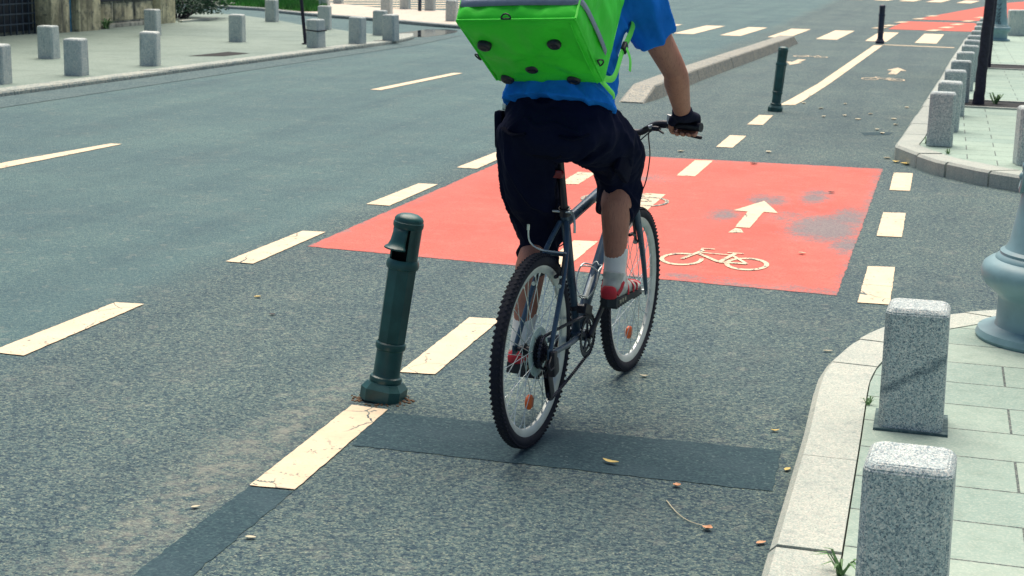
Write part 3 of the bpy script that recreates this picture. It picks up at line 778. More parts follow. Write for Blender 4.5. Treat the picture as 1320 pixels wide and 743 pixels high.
def iron(x, y, tx, ty, mat, broken, label, s=1):
    r = empty('iron_bollard', (x, y, 0)); iron_parts(r, mat, broken); r.rotation_euler = (R(ty), R(tx), 0); r.scale = (s,)*3
    return tag(r, label, 'bollard', 'iron bollards along the cycle track line')
iron(-1.925, 5.26, 7.0, -3.5, M['green_iron'], True, 'broken green iron bollard leaning over, with a torn open top, nearest the camera')
iron(-1.64, 16.55, 4.2, 1, M['green_iron'], False, 'intact green iron bollard tilted beside the start of the solid white line', .96)
iron(-1.09, 29.75, 0, 0, M['navy_iron'], False, 'upright dark navy bollard at the far end of the solid white line', 1.0)
mb = MB()
g = random.Random(9)
for k in range(60):
    a = g.uniform(0, 6.28); d = g.uniform(.082, .125); mb.ball((-1.925+d*math.cos(a), 5.25+d*math.sin(a)*.9, .001), (g.uniform(.003, .010), g.uniform(.003, .010), g.uniform(.002, .005)), 6, 4)
tag(mb.build('rubble', M['rust'], smooth=30), kind='stuff')

# ------------------------------------------------------------------ concrete divider kerb
mb = MB(); w_ = .27
ends = [(-3.21, 16.62), (-3.12, 19.8), (-3.0, 22.2), (-2.88, 24.5), (-2.77, 26.6), (-2.66, 28.9)]
for k, ((xa, ya), (xb, yb)) in enumerate(zip(ends, ends[1:])):
    hh = .155; ya += .01; yb -= .01
    def sec(x, y, z, wt): return [(x-wt/2-.03, y, -.02), (x-wt/2, y, z-.015), (x-wt/2+.015, y, z), (x+wt/2-.015, y, z), (x+wt/2, y, z-.015), (x+wt/2+.045, y, -.02)]
    S = []
    if k == 0: S += [sec(xa, ya, .012, w_), sec(xa+.02, ya+.60, hh, w_)]
    else: S.append(sec(xa, ya, hh+rnd.uniform(-.006, .006), w_))
    if k == 4: S += [sec(xb-.03, yb-.5, hh, w_), sec(xb, yb, .05, w_*.8)]
    else: S.append(sec(xb, yb, hh, w_))
    vs = [p for s_ in S for p in s_]; fs = []
    for j in range(len(S)-1):
        for i in range(6): fs.append((j*6+i, j*6+(i+1) % 6, (j+1)*6+(i+1) % 6, (j+1)*6+i))
    fs += [tuple(range(6)), tuple(range((len(S)-1)*6, len(S)*6))]
    mb.add(vs, fs)
tag(mb.build('lane_divider', M['divider'], smooth=0), 'low concrete divider kerb with a sloped end between road and cycle track', 'divider')

# ------------------------------------------------------------------ lamp posts
def lamp(x, y, rz, label, full, s=1):
    r = empty('street_lamp', (x, y, KZ-.006), R(rz)); r.scale = s if isinstance(s, tuple) else (s,)*3
    MB().lathe([(.0001, 0), (.238, 0), (.243, .012), (.236, .034), (.20, .042), (.183, .05)], 48).build('foot_flange', M['lamp_iron'], r, 40)
    MB().lathe([(.184, .046), (.180, .06), (.178, .155), (.184, .168), (.200, .182), (.226, .205), (.240, .235), (.243, .258), (.236, .282), (.218, .298), (.200, .304), (.198, .312), (.186, .322), (.186, .332), (.172, .342)], 48).build('pedestal', M['lamp_iron'], r, 50)
    MB().lathe([(.174, .338), (.160, .365), (.138, .52), (.112, .74), (.098, .86), (.098, .875), (.112, .885), (.116, .90), (.108, .915), (.088, .925), (.078, 1.0), (.068, 2.2), (.060, 3.2)], 48).build('shaft', M['lamp_iron'], r, 45)
    if full:
        for a in (178, 298, 58):
            e = MB(); n_ = 18; rot = Matrix.Rotation(R(a), 3, 'Z')
            tilt = Matrix.Rotation(R(-7.5), 3, 'Y')
            vs = []; fs = []
            for k, (kr, dep) in enumerate(((1, 0), (1, .012), (.86, .018), (.80, .010), (.4, .016), (.001, .02))):
                for i in range(n_):
                    t = 2*math.pi*i/n_; vs.append(rot @ (tilt @ Vector((dep, .062*kr*math.cos(t), .115*kr*math.sin(t))) + Vector((.116, 0, .66))))
            for k in range(5):
                for i in range(n_): fs.append((k*n_+i, k*n_+(i+1) % n_, (k+1)*n_+(i+1) % n_, (k+1)*n_+i))
            e.add(vs, fs)
            for zz, yy, q in ((.70, 0, .020), (.65, .02, .016), (.65, -.02, .016), (.61, 0, .018), (.77, 0, .014), (.76, .025, .012), (.76, -.025, .012)):
                e.ball(rot @ Vector((.128-(zz-.66)*.13, yy, zz)), (q*.8, q, q), 10, 6)
            e.build('crest', M['lamp_iron'], r, 50)
        for a in (178, 118, 58, 358, 298, 238):
            rot = Matrix.Rotation(R(a), 3, 'Z'); MB().ball(rot @ Vector((.112, 0, .90)), .018, 12, 8).build('knob', M['lamp_iron'], r, 60)
    MB().lathe([(.06, 3.2), (.09, 3.22), (.09, 3.26), (.04, 3.3), (.04, 3.4)], 24).build('neck', M['lamp_iron'], r, 40)
    MB().lathe([(.05, 3.4), (.10, 3.44), (.17, 3.6), (.19, 3.78), (.15, 3.95), (.03, 4.02), (.0001, 4.03)], 28).build('lamp_shade', M['lamp_glass'], r, 60)
    return tag(r, label, 'street lamp', 'ornate street lamps')
lamp(.545, 6.66, 0, 'pale blue ornate lamp base with round foot at the near pavement corner', True, (1.25, 1.25, 1.12))
fl = lamp(1.03, 30.2, 0, 'distant lamp base covered in black graffiti behind the tree trunks', False, .86)
gm = MB()
def scribble(pts, w=.018):
    out = []
    for u, z in pts:          # u: angle in degrees around the shaft, z height
        rad = (.160+(.138-.160)*(z-.365)/.155 if z < .52 else .138+(.112-.138)*(z-.52)/.22 if z < .74 else .105)+.002
        a = R(-112+u); out.append((rad*math.cos(a), rad*math.sin(a), z))
    gm.tube(out, [(.004, w)]*len(out), 6, True)
for k, z in enumerate((.76, .665, .585, .51, .44)):
    scribble([(-52, z-.01), (-25, z+.02), (0, z-.005), (22, z+.035)][0 if k % 2 else 0:], .013)
    scribble([(22, z+.035), (6, z-.02), (-12, z-.035)], .011)
scribble([(-50, .80), (-54, .66), (-48, .5), (-40, .40)], .012)
scribble([(14, .42), (28, .40), (24, .365), (8, .37), (14, .42)], .010)
gm.build('graffiti', M['black_ink'], fl)

# ------------------------------------------------------------------ trees on the right
def leaf_cloud(mb, c, r, n, size, g, squash=1):
    for k in range(n):
        d = Vector((g.gauss(0, 1), g.gauss(0, 1), g.gauss(0, 1))).normalized()*(g.random()**.45)
        p = Vector((c[0]+d.x*r[0], c[1]+d.y*r[1], c[2]+d.z*r[2]))
        if p.z < .13: continue
        s = size*g.uniform(.6, 1.3)
        q = Matrix.Rotation(g.uniform(0, 6.28), 3, 'Z') @ Matrix.Rotation(g.uniform(-1.1, 1.1), 3, 'X') @ Matrix.Rotation(g.uniform(-.8, .8), 3, 'Y')
        L = [(-.5, 0, 0), (-.15, .28, .04), (.5, 0, -.06), (-.15, -.28, .04)]
        mb.add([p+q @ (Vector(v)*s) for v in L], [(0, 1, 2), (0, 2, 3)])
def tree(x, y, lean, r0, label, seed):
    g = random.Random(seed); root = empty('street_tree', (x, y, KZ-.01))
    t = MB()
    path = [(0, 0, 0), (.005, 0, .15), (lean*.35, .01, .5), (lean*.8, 0, 1.0), (lean*1.3, .02, 1.6), (lean*1.9, 0, 2.3), (lean*2.2, 0, 3.0)]
    P = smooth_path(path, 5); rs = lerp_list([r0*1.18, r0*1.02, r0*.97, r0*.92, r0*.85, r0*.75, r0*.5], len(P))
    P = [p+Vector((g.uniform(-.004, .004), g.uniform(-.004, .004), 0)) for p in P]
    t.tube(P, rs, 12); t.build('trunk', M['bark'], root, 60)
    c = MB(); br = MB()
    for k in range(7):
        a = k*.9+g.uniform(-.3, .3); z0 = g.uniform(2.3, 2.95); l = g.uniform(.5, .95)
        b0 = Vector((lean*2, 0, z0)); e = b0+Vector((math.cos(a)*l, math.sin(a)*l, g.uniform(.4, .9)))
        br.tube([b0, b0.lerp(e, .5)+Vector((0, 0, .08)), e], [r0*.4, r0*.28, r0*.1], 6)
        leaf_cloud(c, e, (.45, .45, .4), 130, .11, g)
    br.build('limbs', M['bark'], root, 50); c.build('crown', M['leaf'], root, 0, fix=False)
    tag(root, label, 'tree', 'slender street trees')
tree(.44, 17.2, .034, .056, 'nearer slender dark tree trunk rising from its pit behind the bollards', 1)
tree(.645, 22.95, .03, .060, 'second slender tree trunk just right of the nearer one', 2)

# ------------------------------------------------------------------ left wall, shrub, pole
bld = empty('old_building', (-13.5*LS, 20*LS, 0))
def bpart(name, mat, x0, x1, y0, y1, z0, z1, bev=.01, parent=bld):
    b = MB(); b.box((((x0+x1)/2+13.5)*LS, ((y0+y1)/2-20)*LS, (z0+z1)/2), ((x1-x0)*LS, (y1-y0)*LS, z1-z0), bev=bev); return b.build(name, mat, parent, 30)
bpart('wall', M['wall_grey'], -16, -13.75, 14, 25.55, 0, 3.6)
bpart('pilaster', M['wall_cream'], -13.75, -13.42, 21.55, 22.08, 0, 3.6)
bpart('pilaster', M['wall_cream'], -13.75, -13.35, 22.24, 22.92, 0, 3.6)
bpart('pier', M['wall_cream'], -13.75, -13.4, 25.05, 25.6, 0, 3.6)
bpart('stone_panel', M['wall_grey'], -13.748, -13.55, 22.925, 25.045, 0, .50, .012)
bpart('ledge', M['recess'], -13.748, -13.50, 22.925, 25.045, .503, .56, .008)
for k in range(3): bpart('stone_panel', M['wall_cream'], -13.60, -13.53, 22.97+k*.70, 23.62+k*.70, .16, .47, .012)
bpart('plinth', M['wall_grey'], -13.7, -13.48, 22.93, 25.04, 0, .12, .015)
wn = bpart('window', M['recess'], -13.748, -13.70, 17.5, 21.45, .10, 2.2, .004)
b = MB()
for z in (.22, .38, .54, .72, .92): b.box((-.16*LS, -.5*LS, z), (.025, 3.9*LS, .022))
for k in range(24): b.box((-.155*LS, (17.65+k*.165-20)*LS, .9), (.02, .02, 1.75))
b.build('window_bars', M['bar_iron'], wn, 20)
b = MB(); b.tube([(0, 2.16*LS, .05), (0, 2.16*LS, 3.5)], .055, 12); b.build('drain_pipe', M['pipe_blue'], bld)
bpart('roof', M['wall_grey'], -16.2, -13.2, 13.8, 25.8, 3.605, 3.75)
tag(bld, 'stained cream and grey building front with barred window at the top left', 'building')
sh = empty('shrub', (-13.9*LS, 27.0*LS, .03)); g = random.Random(11); c = MB(); st = MB()
for k in range(34):
    cx, cy, cz = g.uniform(-.75, .62), g.uniform(-.85, 1.05), g.uniform(.08, .95)
    r_ = g.uniform(.2, .42)
    if cz > .5: cx -= .25
    leaf_cloud(c, (cx, cy, cz), (r_, r_, r_*.75), 170, .07, g)
    st.tube([(cx*.2-.2, cy*.3, 0), (cx*.6-.1, cy*.7, cz*.6), (cx, cy, cz)], [.014, .01, .005], 5)
for v in c.v: v.z = max(v.z, .02)
st.build('stems', M['bark'], sh); c.build('foliage', M['shrub'], sh, 0, fix=False)
tag(sh, 'dense dark green shrub spilling over the pavement at the wall end', 'shrub')
structure(MB().box((-13.35*LS, 26.4*LS, KL+.01), (.1, 1.5, .05), bev=.01).build('edging', M['kerb'], smooth=20))
p = MB().tube([(0, 0, 0), (-.09, 0, .9), (-.30, .05, 2.7)], [.028, .026, .024], 12); p.lathe([(.0001, 0), (.06, 0), (.06, .015), (.03, .02)], 12)
o = p.build('pole', M['bark']); o.location = (-9.2*LS, 21.68*LS, KL-.006); tag(o, 'thin dark pole leaning left beside the banded bollard', 'pole')
p = MB().tube([(0, 0, 0), (0, 0, .62)], .042, 14).ball((0, 0, .62), (.042, .042, .03), 14, 8)
o = p.build('metal_post', M['bar_iron']); o.location = (-11.36*LS, 33.3*LS, .05); tag(o, 'thin metal post between two stone bollards by the far zebra', 'post')

# ------------------------------------------------------------------ weeds and fallen leaves
def weed(x, y, z, n, h, label, seed):
    g = random.Random(seed); b = MB()
    for k in range(n):
        a = g.uniform(0, 6.28); l = h*g.uniform(.6, 1.2); w2 = h*.045+.0012; d = Vector((math.cos(a), math.sin(a), 0)); s_ = Vector((-d.y, d.x, 0))*w2
        p0 = Vector((g.uniform(-.02, .02)*h*8, g.uniform(-.03, .03)*h*8, 0)); p1 = p0+d*l*.5+Vector((0, 0, l*.7)); p2 = p0+d*l*1.05+Vector((0, 0, l*.6))
        b.add([p0-s_, p0+s_, p1+s_, p1-s_, p2], [(0, 1, 2, 3), (3, 2, 4)])
    o = b.build('weed', M['weed'], smooth=0, fix=False); o.location = (x, y, z); return tag(o, label, 'weed', 'weeds in paving joints')
weed(-.145, 5.42, KZ-.004, 9, .035, 'small green weed in the kerb joint left of the stained granite bollard', 1)
weed(-.137, 3.83, KZ-.004, 16, .07, 'green weed in the kerb joint at the bottom edge beside the nearest bollard', 2)
weed(-.05, 13.42, KZ-.004, 14, .07, 'weed at the kerb corner left of the first bollard of the far row', 4)
weed(.13, 12.78, KZ-.004, 10, .05, 'weed in the joint in front of the far kerb corner', 5)
weed(.62, 17.35, KZ, 18, .14, 'weed tuft growing in the nearer tree pit', 6)
weed(.30, 6.72, KZ-.004, 8, .05, 'weed in the kerb joint beside the pale blue lamp foot', 7)
weed(-13.42*LS, 23.2*LS, KL-.006, 26, .22, 'weed tuft at the foot of the stained wall panels', 8)
def leaf(x, y, z, l, w2, rz, mat, label, seed, curl=.25, group='fallen leaves and scraps on the asphalt'):
    b = MB(); g = random.Random(seed); n = 7; vs = []; fs = []
    for i in range(n+1):
        t = i/n; hw = w2*math.sin(math.pi*min(1, t*.92+.06))**.8*.5*g.uniform(.85, 1.1); xx = (t-.5)*l; zz = curl*l*((t-.5)**2)*1.6+.003; off = math.sin(t*3)*l*.06
        vs += [(xx, off-hw, zz+hw*.5), (xx, off, zz), (xx, off+hw, zz+hw*.4)]
    for i in range(n):
        for j in range(2): fs.append((i*3+j, i*3+j+1, (i+1)*3+j+1, (i+1)*3+j))
    b.add(vs, fs); o = b.build('fallen_leaf', M[mat], smooth=60, fix=False); o.location = (x, y, z+.001); o.rotation_euler = (0, 0, R(rz)); return tag(o, label, 'leaf', group)
LY, LO, LP, LD = 'leaf_yellow', 'leaf_orange', 'leaf_pale', 'leaf_dark'
leaf(-.95, 4.81, .004, .062, .02, 160, LY, 'long yellow leaf on the dark asphalt patch right of the rear wheel', 1)
leaf(-.70, 4.66, 0, .026, .030, 30, LO, 'small orange leaf just below the dark asphalt patch', 2, .6)
leaf(-.55, 4.32, 0, .030, .034, 70, LO, 'curled orange leaf with a long thin stem near the bottom right', 3, .7)
b = MB().tube(smooth_path([(-.71, 4.52, .004), (-.66, 4.42, .006), (-.61, 4.36, .006), (-.555, 4.33, .008)]), .0016, 5)
tag(b.build('leaf_stem', M['leaf_pale']), 'long thin pale stem curving up from the curled orange leaf', 'stem')
leaf(-.46, 5.35, 0, .032, .018, 20, LY, 'small yellow leaf near the kerb above the dark asphalt patch', 4, .5)
leaf(-1.04, 5.89, 0, .036, .018, 10, LP, 'pale leaf on the asphalt right of the front wheel', 5, .5)
leaf(-.375, 4.94, 0, .035, .02, 70, LY, 'yellow leaf against the kerb beside the end of the dark patch', 6)
leaf(-.385, 4.26, 0, .035, .02, 45, LO, 'orange leaf against the kerb low in the photo', 7)
leaf(-.66, 8.70, .004, .045, .03, 0, LP, 'pale leaf on the red paint right of the painted bicycle', 8)
leaf(-3.06, 6.61, 0, .035, .025, 40, LY, 'small yellow leaf on the road left of the broken bollard', 9)
leaf(-2.85, 6.31, 0, .03, .02, 10, LD, 'small dark scrap on the road left of the broken bollard', 10)
leaf(-2.06, 3.99, 0, .03, .016, 50, LP, 'pale scrap left of the dark strip near the bottom edge', 11)
leaf(-1.80, 3.82, 0, .032, .02, 10, LP, 'pale scrap right of the dark strip near the bottom edge', 12)
leaf(-.36, 6.56, 0, .045, .016, 20, LP, 'pale scrap on the asphalt left of the kerb curve', 13)
leaf(-.66, 11.05, .004, .05, .03, 20, LD, 'dark scrap on the red paint beyond the white arrow, right', 14)
leaf(-1.36, 12.30, .004, .06, .04, 10, LD, 'dark scrap at the far edge of the red paint', 15)
leaf(-.35, 13.14, 0, .06, .05, 10, LP, 'pale leaf on the asphalt at the foot of the far kerb corner', 16)
leaf(-.18, 12.84, 0, .11, .06, 170, LY, 'yellow leaf against the front of the far kerb corner', 17)
leaf(-.27, 12.94, 0, .07, .06, 80, LY, 'second yellow leaf left of the brighter one at the far kerb corner', 18)
for k, (x, y) in enumerate(((-1.19, 17.01), (-1.42, 17.52), (-.97, 17.67), (-.65, 16.7), (-.46, 14.96), (-.52, 15.25), (-.36, 15.77), (-.40, 16.3), (-1.33, 13.1), (-2.03, 12.8), (-.9, 16.4), (-1.1, 16.2), (-.75, 16.1), (-.30, 17.6))):
    leaf(x, y, 0, .07, .045, rnd.uniform(0, 180), LP, 'small pale leaf scrap scattered on the asphalt before the far arrow', 30+k, .3, 'pale leaf scraps beyond the red paint')

# ================================================================== bicycle (local: x forward, y left, z up; origin under the rear axle)
HD = 7.0
BX, BY = -1.254, 4.903
bike = empty('bicycle', (BX, BY, 0), R(90-HD))
tag(bike, 'dark steel blue mountain bicycle ridden past the red paint', 'bicycle')
WR, WB = .34, 1.075
def spoke_wheel(x, rear):
    wh = empty('wheel', (x, 0, WR), 0, bike)
    t = MB(); t.ring((0, 0, 0), .3115, (.0240, .0200), 'y', 96, 14)
    nk = 100
    for k in range(nk):
        a = 2*math.pi*k/nk
        for yy, da, rr, sz in ((-.0148, .0, .3262, (.009, .011, .006)), (.0148, .018, .3262, (.009, .011, .006)), (-.006, .036, .3330, (.011, .009, .005)), (.007, .0, .3330, (.011, .009, .005))):
            aa = a+da; rot = Matrix.Rotation(-aa, 3, 'Y'); skew = Matrix.Rotation(.5 if yy < 0 else -.5, 3, 'X')
            t.box(rot @ Vector((rr, yy, 0)), (sz[2], sz[1], sz[0]), rot @ skew)
    t.build('tyre', M['tyre'], wh, 40)
    r = MB(); r.lathe([(.291, -.013), (.296, -.0135), (.296, .0135), (.291, .013), (.276, .010), (.268, .0045), (.268, -.0045), (.276, -.010), (.291, -.013)], 72, axis='y'); r.build('rim', M['rim'], wh, 40)
    h = MB(); fl = .030 if not rear else .028
    h.lathe([(.0001, -.062), (.006, -.062), (.006, -.045), (.014, -.043), (.014, -fl-.004), (.024, -fl-.002), (.024, -fl+.002), (.015, -fl+.005), (.013, 0), (.015, fl-.005), (.024, fl-.002), (.024, fl+.002), (.014, fl+.004), (.014, .043), (.006, .045), (.006, .062), (.0001, .062)], 20, axis='y')
    h.build('hub', M['black'] if rear else M['alloy'], wh, 40)
    n = 32; proto = None
    for k in range(n):
        side = 1 if k % 2 else -1; a = 2*math.pi*k/n; cross = (.62 if (k//2) % 2 else -.62)
        p0 = Vector((.021*math.cos(a+cross*1.9), side*fl, .021*math.sin(a+cross*1.9))); p1 = Vector((.270*math.cos(a), side*.002, .270*math.sin(a)))
        q = Vector((math.cos(a), 0, math.sin(a)))
        MB().tube([p0, p1], .0013, 5).tube([q*.258+Vector((0, side*.0028, 0)), q*.2692], .0030, 6).build('spoke', M['alloy'], wh)
    rf = MB(); rot = Matrix.Rotation(R(-90 if rear else -95), 3, 'Y')
    ang = R(-96 if rear else -92)
    c = Vector((.178*math.cos(ang), 0, .178*math.sin(ang)))
    rf.lathe([(.0001, -.008), (.022, -.008), (.026, -.005), (.026, .005), (.022, .008), (.0001, .008)], 20, axis='y', c=c); rf.box(c, (.020, .018, .044), None, .004); rf.build('reflector', M['orange'], wh, 40)
    return wh
rw = spoke_wheel(0, True); fwh = spoke_wheel(WB, False)
c = MB()
for i, r_ in enumerate((.056, .050, .044, .038, .032, .027, .022)):
    y = -.026-.0042*i; nt = int(r_*2*math.pi/.0127); prof = []
    for k in range(nt*4):
        a = 2*math.pi*k/(nt*4); rr = r_+(.0025 if k % 4 in (0, 1) else -.002); prof.append((rr*math.cos(a), rr*math.sin(a)))
    m_ = len(prof); vs_ = [(p[0], y-.0011, p[1]) for p in prof]+[(p[0], y+.0011, p[1]) for p in prof]
    c.add(vs_, [tuple(range(m_)), tuple(range(2*m_-1, m_-1, -1))]+[(k, (k+1) % m_, (k+1) % m_+m_, k+m_) for k in range(m_)])
c.build('cassette', M['chain'], rw, 30)
MB().lathe([(.024, -.0185), (.085, -.0185), (.086, -.0200), (.085, -.0215), (.024, -.0215), (.024, -.0185)], 48, axis='y').build('spoke_guard', M['guard'], rw, 40)

BB = Vector((.435, 0, .30)); ST = Vector((.272, 0, .775)); HT = Vector((.856, 0, .865)); HB = Vector((.895, 0, .752))
fr = MB()
fr.tube([BB, ST], .0165, 18); fr.tube([ST+Vector((.01, 0, -.035)), HT+Vector((.008, 0, -.028))], .0185, 18); fr.tube([BB+Vector((.005, 0, .01)), HB+Vector((-.003, 0, .022))], .0205, 18)
fr.tube([HB, HT], .0215, 18); fr.tube([BB+Vector((0, -.036, 0)), BB+Vector((0, .036, 0))], .022, 18)
for s in (-1, 1):
    fr.tube(smooth_path([BB+Vector((-.02, s*.018, 0)), (.33, s*.034, .307), (.20, s*.050, .318), (.0, s*.064, .336)]), lerp_list([(.012, .010), (.0115, .0095), (.009, .009)], 19), 12)
    fr.tube(smooth_path([ST+Vector((-.008, s*.012, -.03)), (.205, s*.036, .662), (.13, s*.052, .545), (.0, s*.064, .345)]), lerp_list([.0095, .0095, .0085], 19), 12)
    fr.box((-.002, s*.064, .338), (.04, .007, .036), None, .003)
fr.tube([(.193, -.04, .645), (.193, .04, .645)], .009, 10)
fr.build('frame', M['frame'], bike, 45)
fk = MB()
for s in (-1, 1): fk.tube(smooth_path([(.905, s*.052, .735), (.965, s*.060, .60), (1.02, s*.064, .47), (WB-.006, s*.064, .345)]), lerp_list([(.0175, .0135), (.0165, .0125), (.013, .010), (.0095, .008)], 19), 14)
fk.tube(smooth_path([(.908, -.054, .728), (.905, -.03, .748), (.902, 0, .754), (.905, .03, .748), (.908, .054, .728)]), .0175, 14)
for s in (-1, 1): fk.box((WB-.002, s*.064, .343), (.026, .007, .034), None, .003)
fk.build('fork', M['frame'], bike, 45)
MB().tube([ST, (.202, 0, .985)], .0135, 16).build('seat_post', M['black'], bike)
sc_ = MB(); sc_.lathe([(.017, -.014), (.0215, -.014), (.0215, .014), (.017, .014)], 20, rot=Matrix.Rotation(R(-18), 3, 'Y'), c=ST+Vector((-.001, 0, .006)))
sc_.build('seat_clamp', M['black'], bike)
q = MB(); q.tube(smooth_path([(.262, -.022, .785), (.25, -.04, .775), (.235, -.052, .745), (.232, -.054, .715)]), [(.006, .004)]*19, 8); q.tube([(.255, -.026, .782), (.255, .045, .782)], .004, 8); q.ball((.255, .047, .782), .0085, 10, 6); q.ball((.262, -.024, .784), .008, 10, 6)
q.build('clamp_lever', M['alloy'], bike)
sd_ = MB(); sweep(sd_, [(.07, 0, 1.005), (.12, 0, 1.015), (.20, 0, 1.008), (.30, 0, .995), (.345, 0, .98)], [(.018, .055), (.03, .075), (.028, .05), (.022, .024), (.014, .016)], 5, 16, up=(0, 0, 1)); sd_.build('saddle', M['saddle'], bike, 60)
tl = MB(); tl.box((.183, 0, .925), (.024, .046, .030), None, .009); tl.build('tail_light', M['red_light'], bike, 50)
# handlebar
hb = MB(); HBY = .325
pts = [(.812, -HBY, 1.043), (.838, -.19, 1.046), (.852, -.135, 1.036), (.874, -.085, 1.006), (.880, -.05, 1.0), (.880, .05, 1.0), (.874, .085, 1.006), (.852, .135, 1.036), (.838, .19, 1.046), (.812, HBY, 1.043)]
P = smooth_path(pts, 5); hb.tube(P, .0125, 14); hb.build('handlebar', M['black'], bike)
stem = MB(); stem.tube(smooth_path([(.856, 0, .86), (.845, 0, .92), (.845, 0, .968), (.862, 0, .992), (.880, 0, 1.0)]), .0135, 14); stem.tube([(.880, -.022, 1.0), (.880, .022, 1.0)], .019, 14); stem.build('stem', M['black'], bike)
for s in (-1, 1):
    MB().tube([(.8115, s*(HBY+.004), 1.043), (.8125, s*HBY, 1.043), (.834, s*.21, 1.0455)], [.0175, .0165, .0160], 14).build('grip', M['black'], bike)
    bl = MB(); bl.box((.848, s*.176, 1.040), (.034, .024, .024), None, .005); bl.tube(smooth_path([(.868, s*.172, 1.034), (.888, s*.20, 1.022), (.888, s*.25, 1.006), (.872, s*.31, .998)]), [(.007, .005)]*19, 8); bl.ball((.872, s*.312, .998), .007, 8, 6)
    bl.box((.832, s*.150, 1.026), (.04, .03, .018), None, .006); bl.tube([(.826, s*.152, 1.026), (.81, s*.185, 1.012)], [.005, .004], 8)
    bl.build('brake_lever', M['black'], bike, 45)
    MB().tube([(.835, s*.135, 1.034), (.836, s*.120, 1.028)], .008, 10).build('cable_adjuster', M['alloy'], bike)
for pts in ([(.835, -.135, 1.034), (.86, -.09, 1.02), (.93, -.05, .96), (.955, -.02, .88), (.93, 0, .80)], [(.835, -.14, 1.022), (.85, -.115, 1.0), (.91, -.105, .90), (.905, -.085, .78), (.86, -.035, .72), (.80, -.028, .70)],
            [(.835, -.14, 1.024), (.87, -.08, .975), (.90, -.03, .92), (.88, .02, .86)], [(.835, .135, 1.034), (.88, .09, 1.0), (.94, .04, .93), (.92, .02, .84)], [(.835, .14, 1.024), (.90, .09, .95), (.89, .05, .82), (.80, .026, .74)]):
    MB().tube(smooth_path(pts, 7), .0026, 7).build('cable', M['black'], bike)
MB().tube(smooth_path([ST+Vector((0, -.02, -.05)), (.262, -.024, .72), (.23, -.02, .68), (.19, -.01, .668)]), .0022, 6).build('cable', M['black'], bike)
# V brakes
def vbrake(xa, xb, za, zb, name='brake'):
    for s in (-1, 1):
        b = MB()
        b.tube([(xa, s*.046, za), (xb, s*.043, zb)], [(.009, .006), (.006, .005)], 8); b.ball((xa, s*.046, za), .010, 10, 6)
        b.box(((xa*.72+xb*.28), s*.030, za*.72+zb*.28), (.05, .012, .012), None, .004)
        arm = b.build('brake_arm', M['black'], bike, 45)
        b = MB(); b.lathe([(.0001, -.004), (.0075, -.004), (.0075, .004), (.0001, .004)], 10, axis='x', c=(xa-.014, s*.047, za)); b.lathe([(.0001, -.003), (.005, -.003), (.005, .003), (.0001, .003)], 10, axis='x', c=(xa*.72+xb*.28-.014, s*.046, za*.72+zb*.28))
        b.build('bolts', M['alloy'], arm)
vbrake(.128, .168, .548, .655)
nd = MB(); nd.tube(smooth_path([(.166, -.05, .655), (.160, .01, .657), (.152, .05, .664), (.142, .078, .690), (.142, .084, .735)]), .003, 8); nd.tube([(.142, .084, .728), (.142, .084, .748)], .005, 8); nd.build('brake_noodle', M['alloy'], bike)
vbrake(.965, .925, .56, .665)
# crankset
cr = empty('crankset', BB, 0, bike)
c = MB()
for r_, y in ((.078, -.044), (.060, -.038)):
    nt = 40; prof = []
    for k in range(nt*4):
        a = 2*math.pi*k/(nt*4); rr = r_+(.003 if k % 4 in (0, 1) else -.002); prof.append((rr*math.cos(a), rr*math.sin(a)))
    m_ = len(prof); inn = [(p[0]*.80, p[1]*.80) for p in prof]
    vs_ = [(p[0], y-.0015, p[1]) for p in prof]+[(p[0], y+.0015, p[1]) for p in prof]+[(p[0], y-.0015, p[1]) for p in inn]+[(p[0], y+.0015, p[1]) for p in inn]
    fs_ = []
    for k in range(m_):
        k2_ = (k+1) % m_; fs_ += [(k, k2_, k2_+m_, k+m_), (k, k+2*m_, k2_+2*m_, k2_), (k+m_, k2_+m_, k2_+3*m_, k+3*m_), (k+2*m_, k+3*m_, k2_+3*m_, k2_+2*m_)]
    c.add(vs_, fs_)
for k in range(5):
    a = R(20+72*k); c.tube([(0, -.043, 0), (.066*math.cos(a), -.042, .066*math.sin(a))], [(.010, .004), (.008, .003)], 8)
c.tube([(0, -.058, 0), (0, .058, 0)], .012, 12); c.build('chainring', M['chain'], cr, 30)
CA = R(52); cd = Vector((math.cos(CA), 0, math.sin(CA)))
for s in (-1, 1):
    e = cd*(.17*-s if s == 1 else .17)
    MB().tube([(0, s*.055, 0), Vector((0, s*.062, 0))+e*.3, Vector((0, s*.078, 0))+e], [(.016, .009), (.013, .008), (.013, .008)], 12).build('crank_arm', M['black'], cr, 45)
    pd = MB(); pc = BB+e+Vector((0, s*.125, 0))
    pd.box(pc, (.09, .075, .020), None, .004); pd.tube([BB+e+Vector((0, s*.075, 0)), pc], .006, 8)
    for k in (-1, 1): pd.box(pc+Vector((k*.043, 0, .002)), (.010, .085, .028), None, .003)
    pd.build('pedal', M['black'], bike, 45)
PR = BB+cd*.17; PL = BB-cd*.17
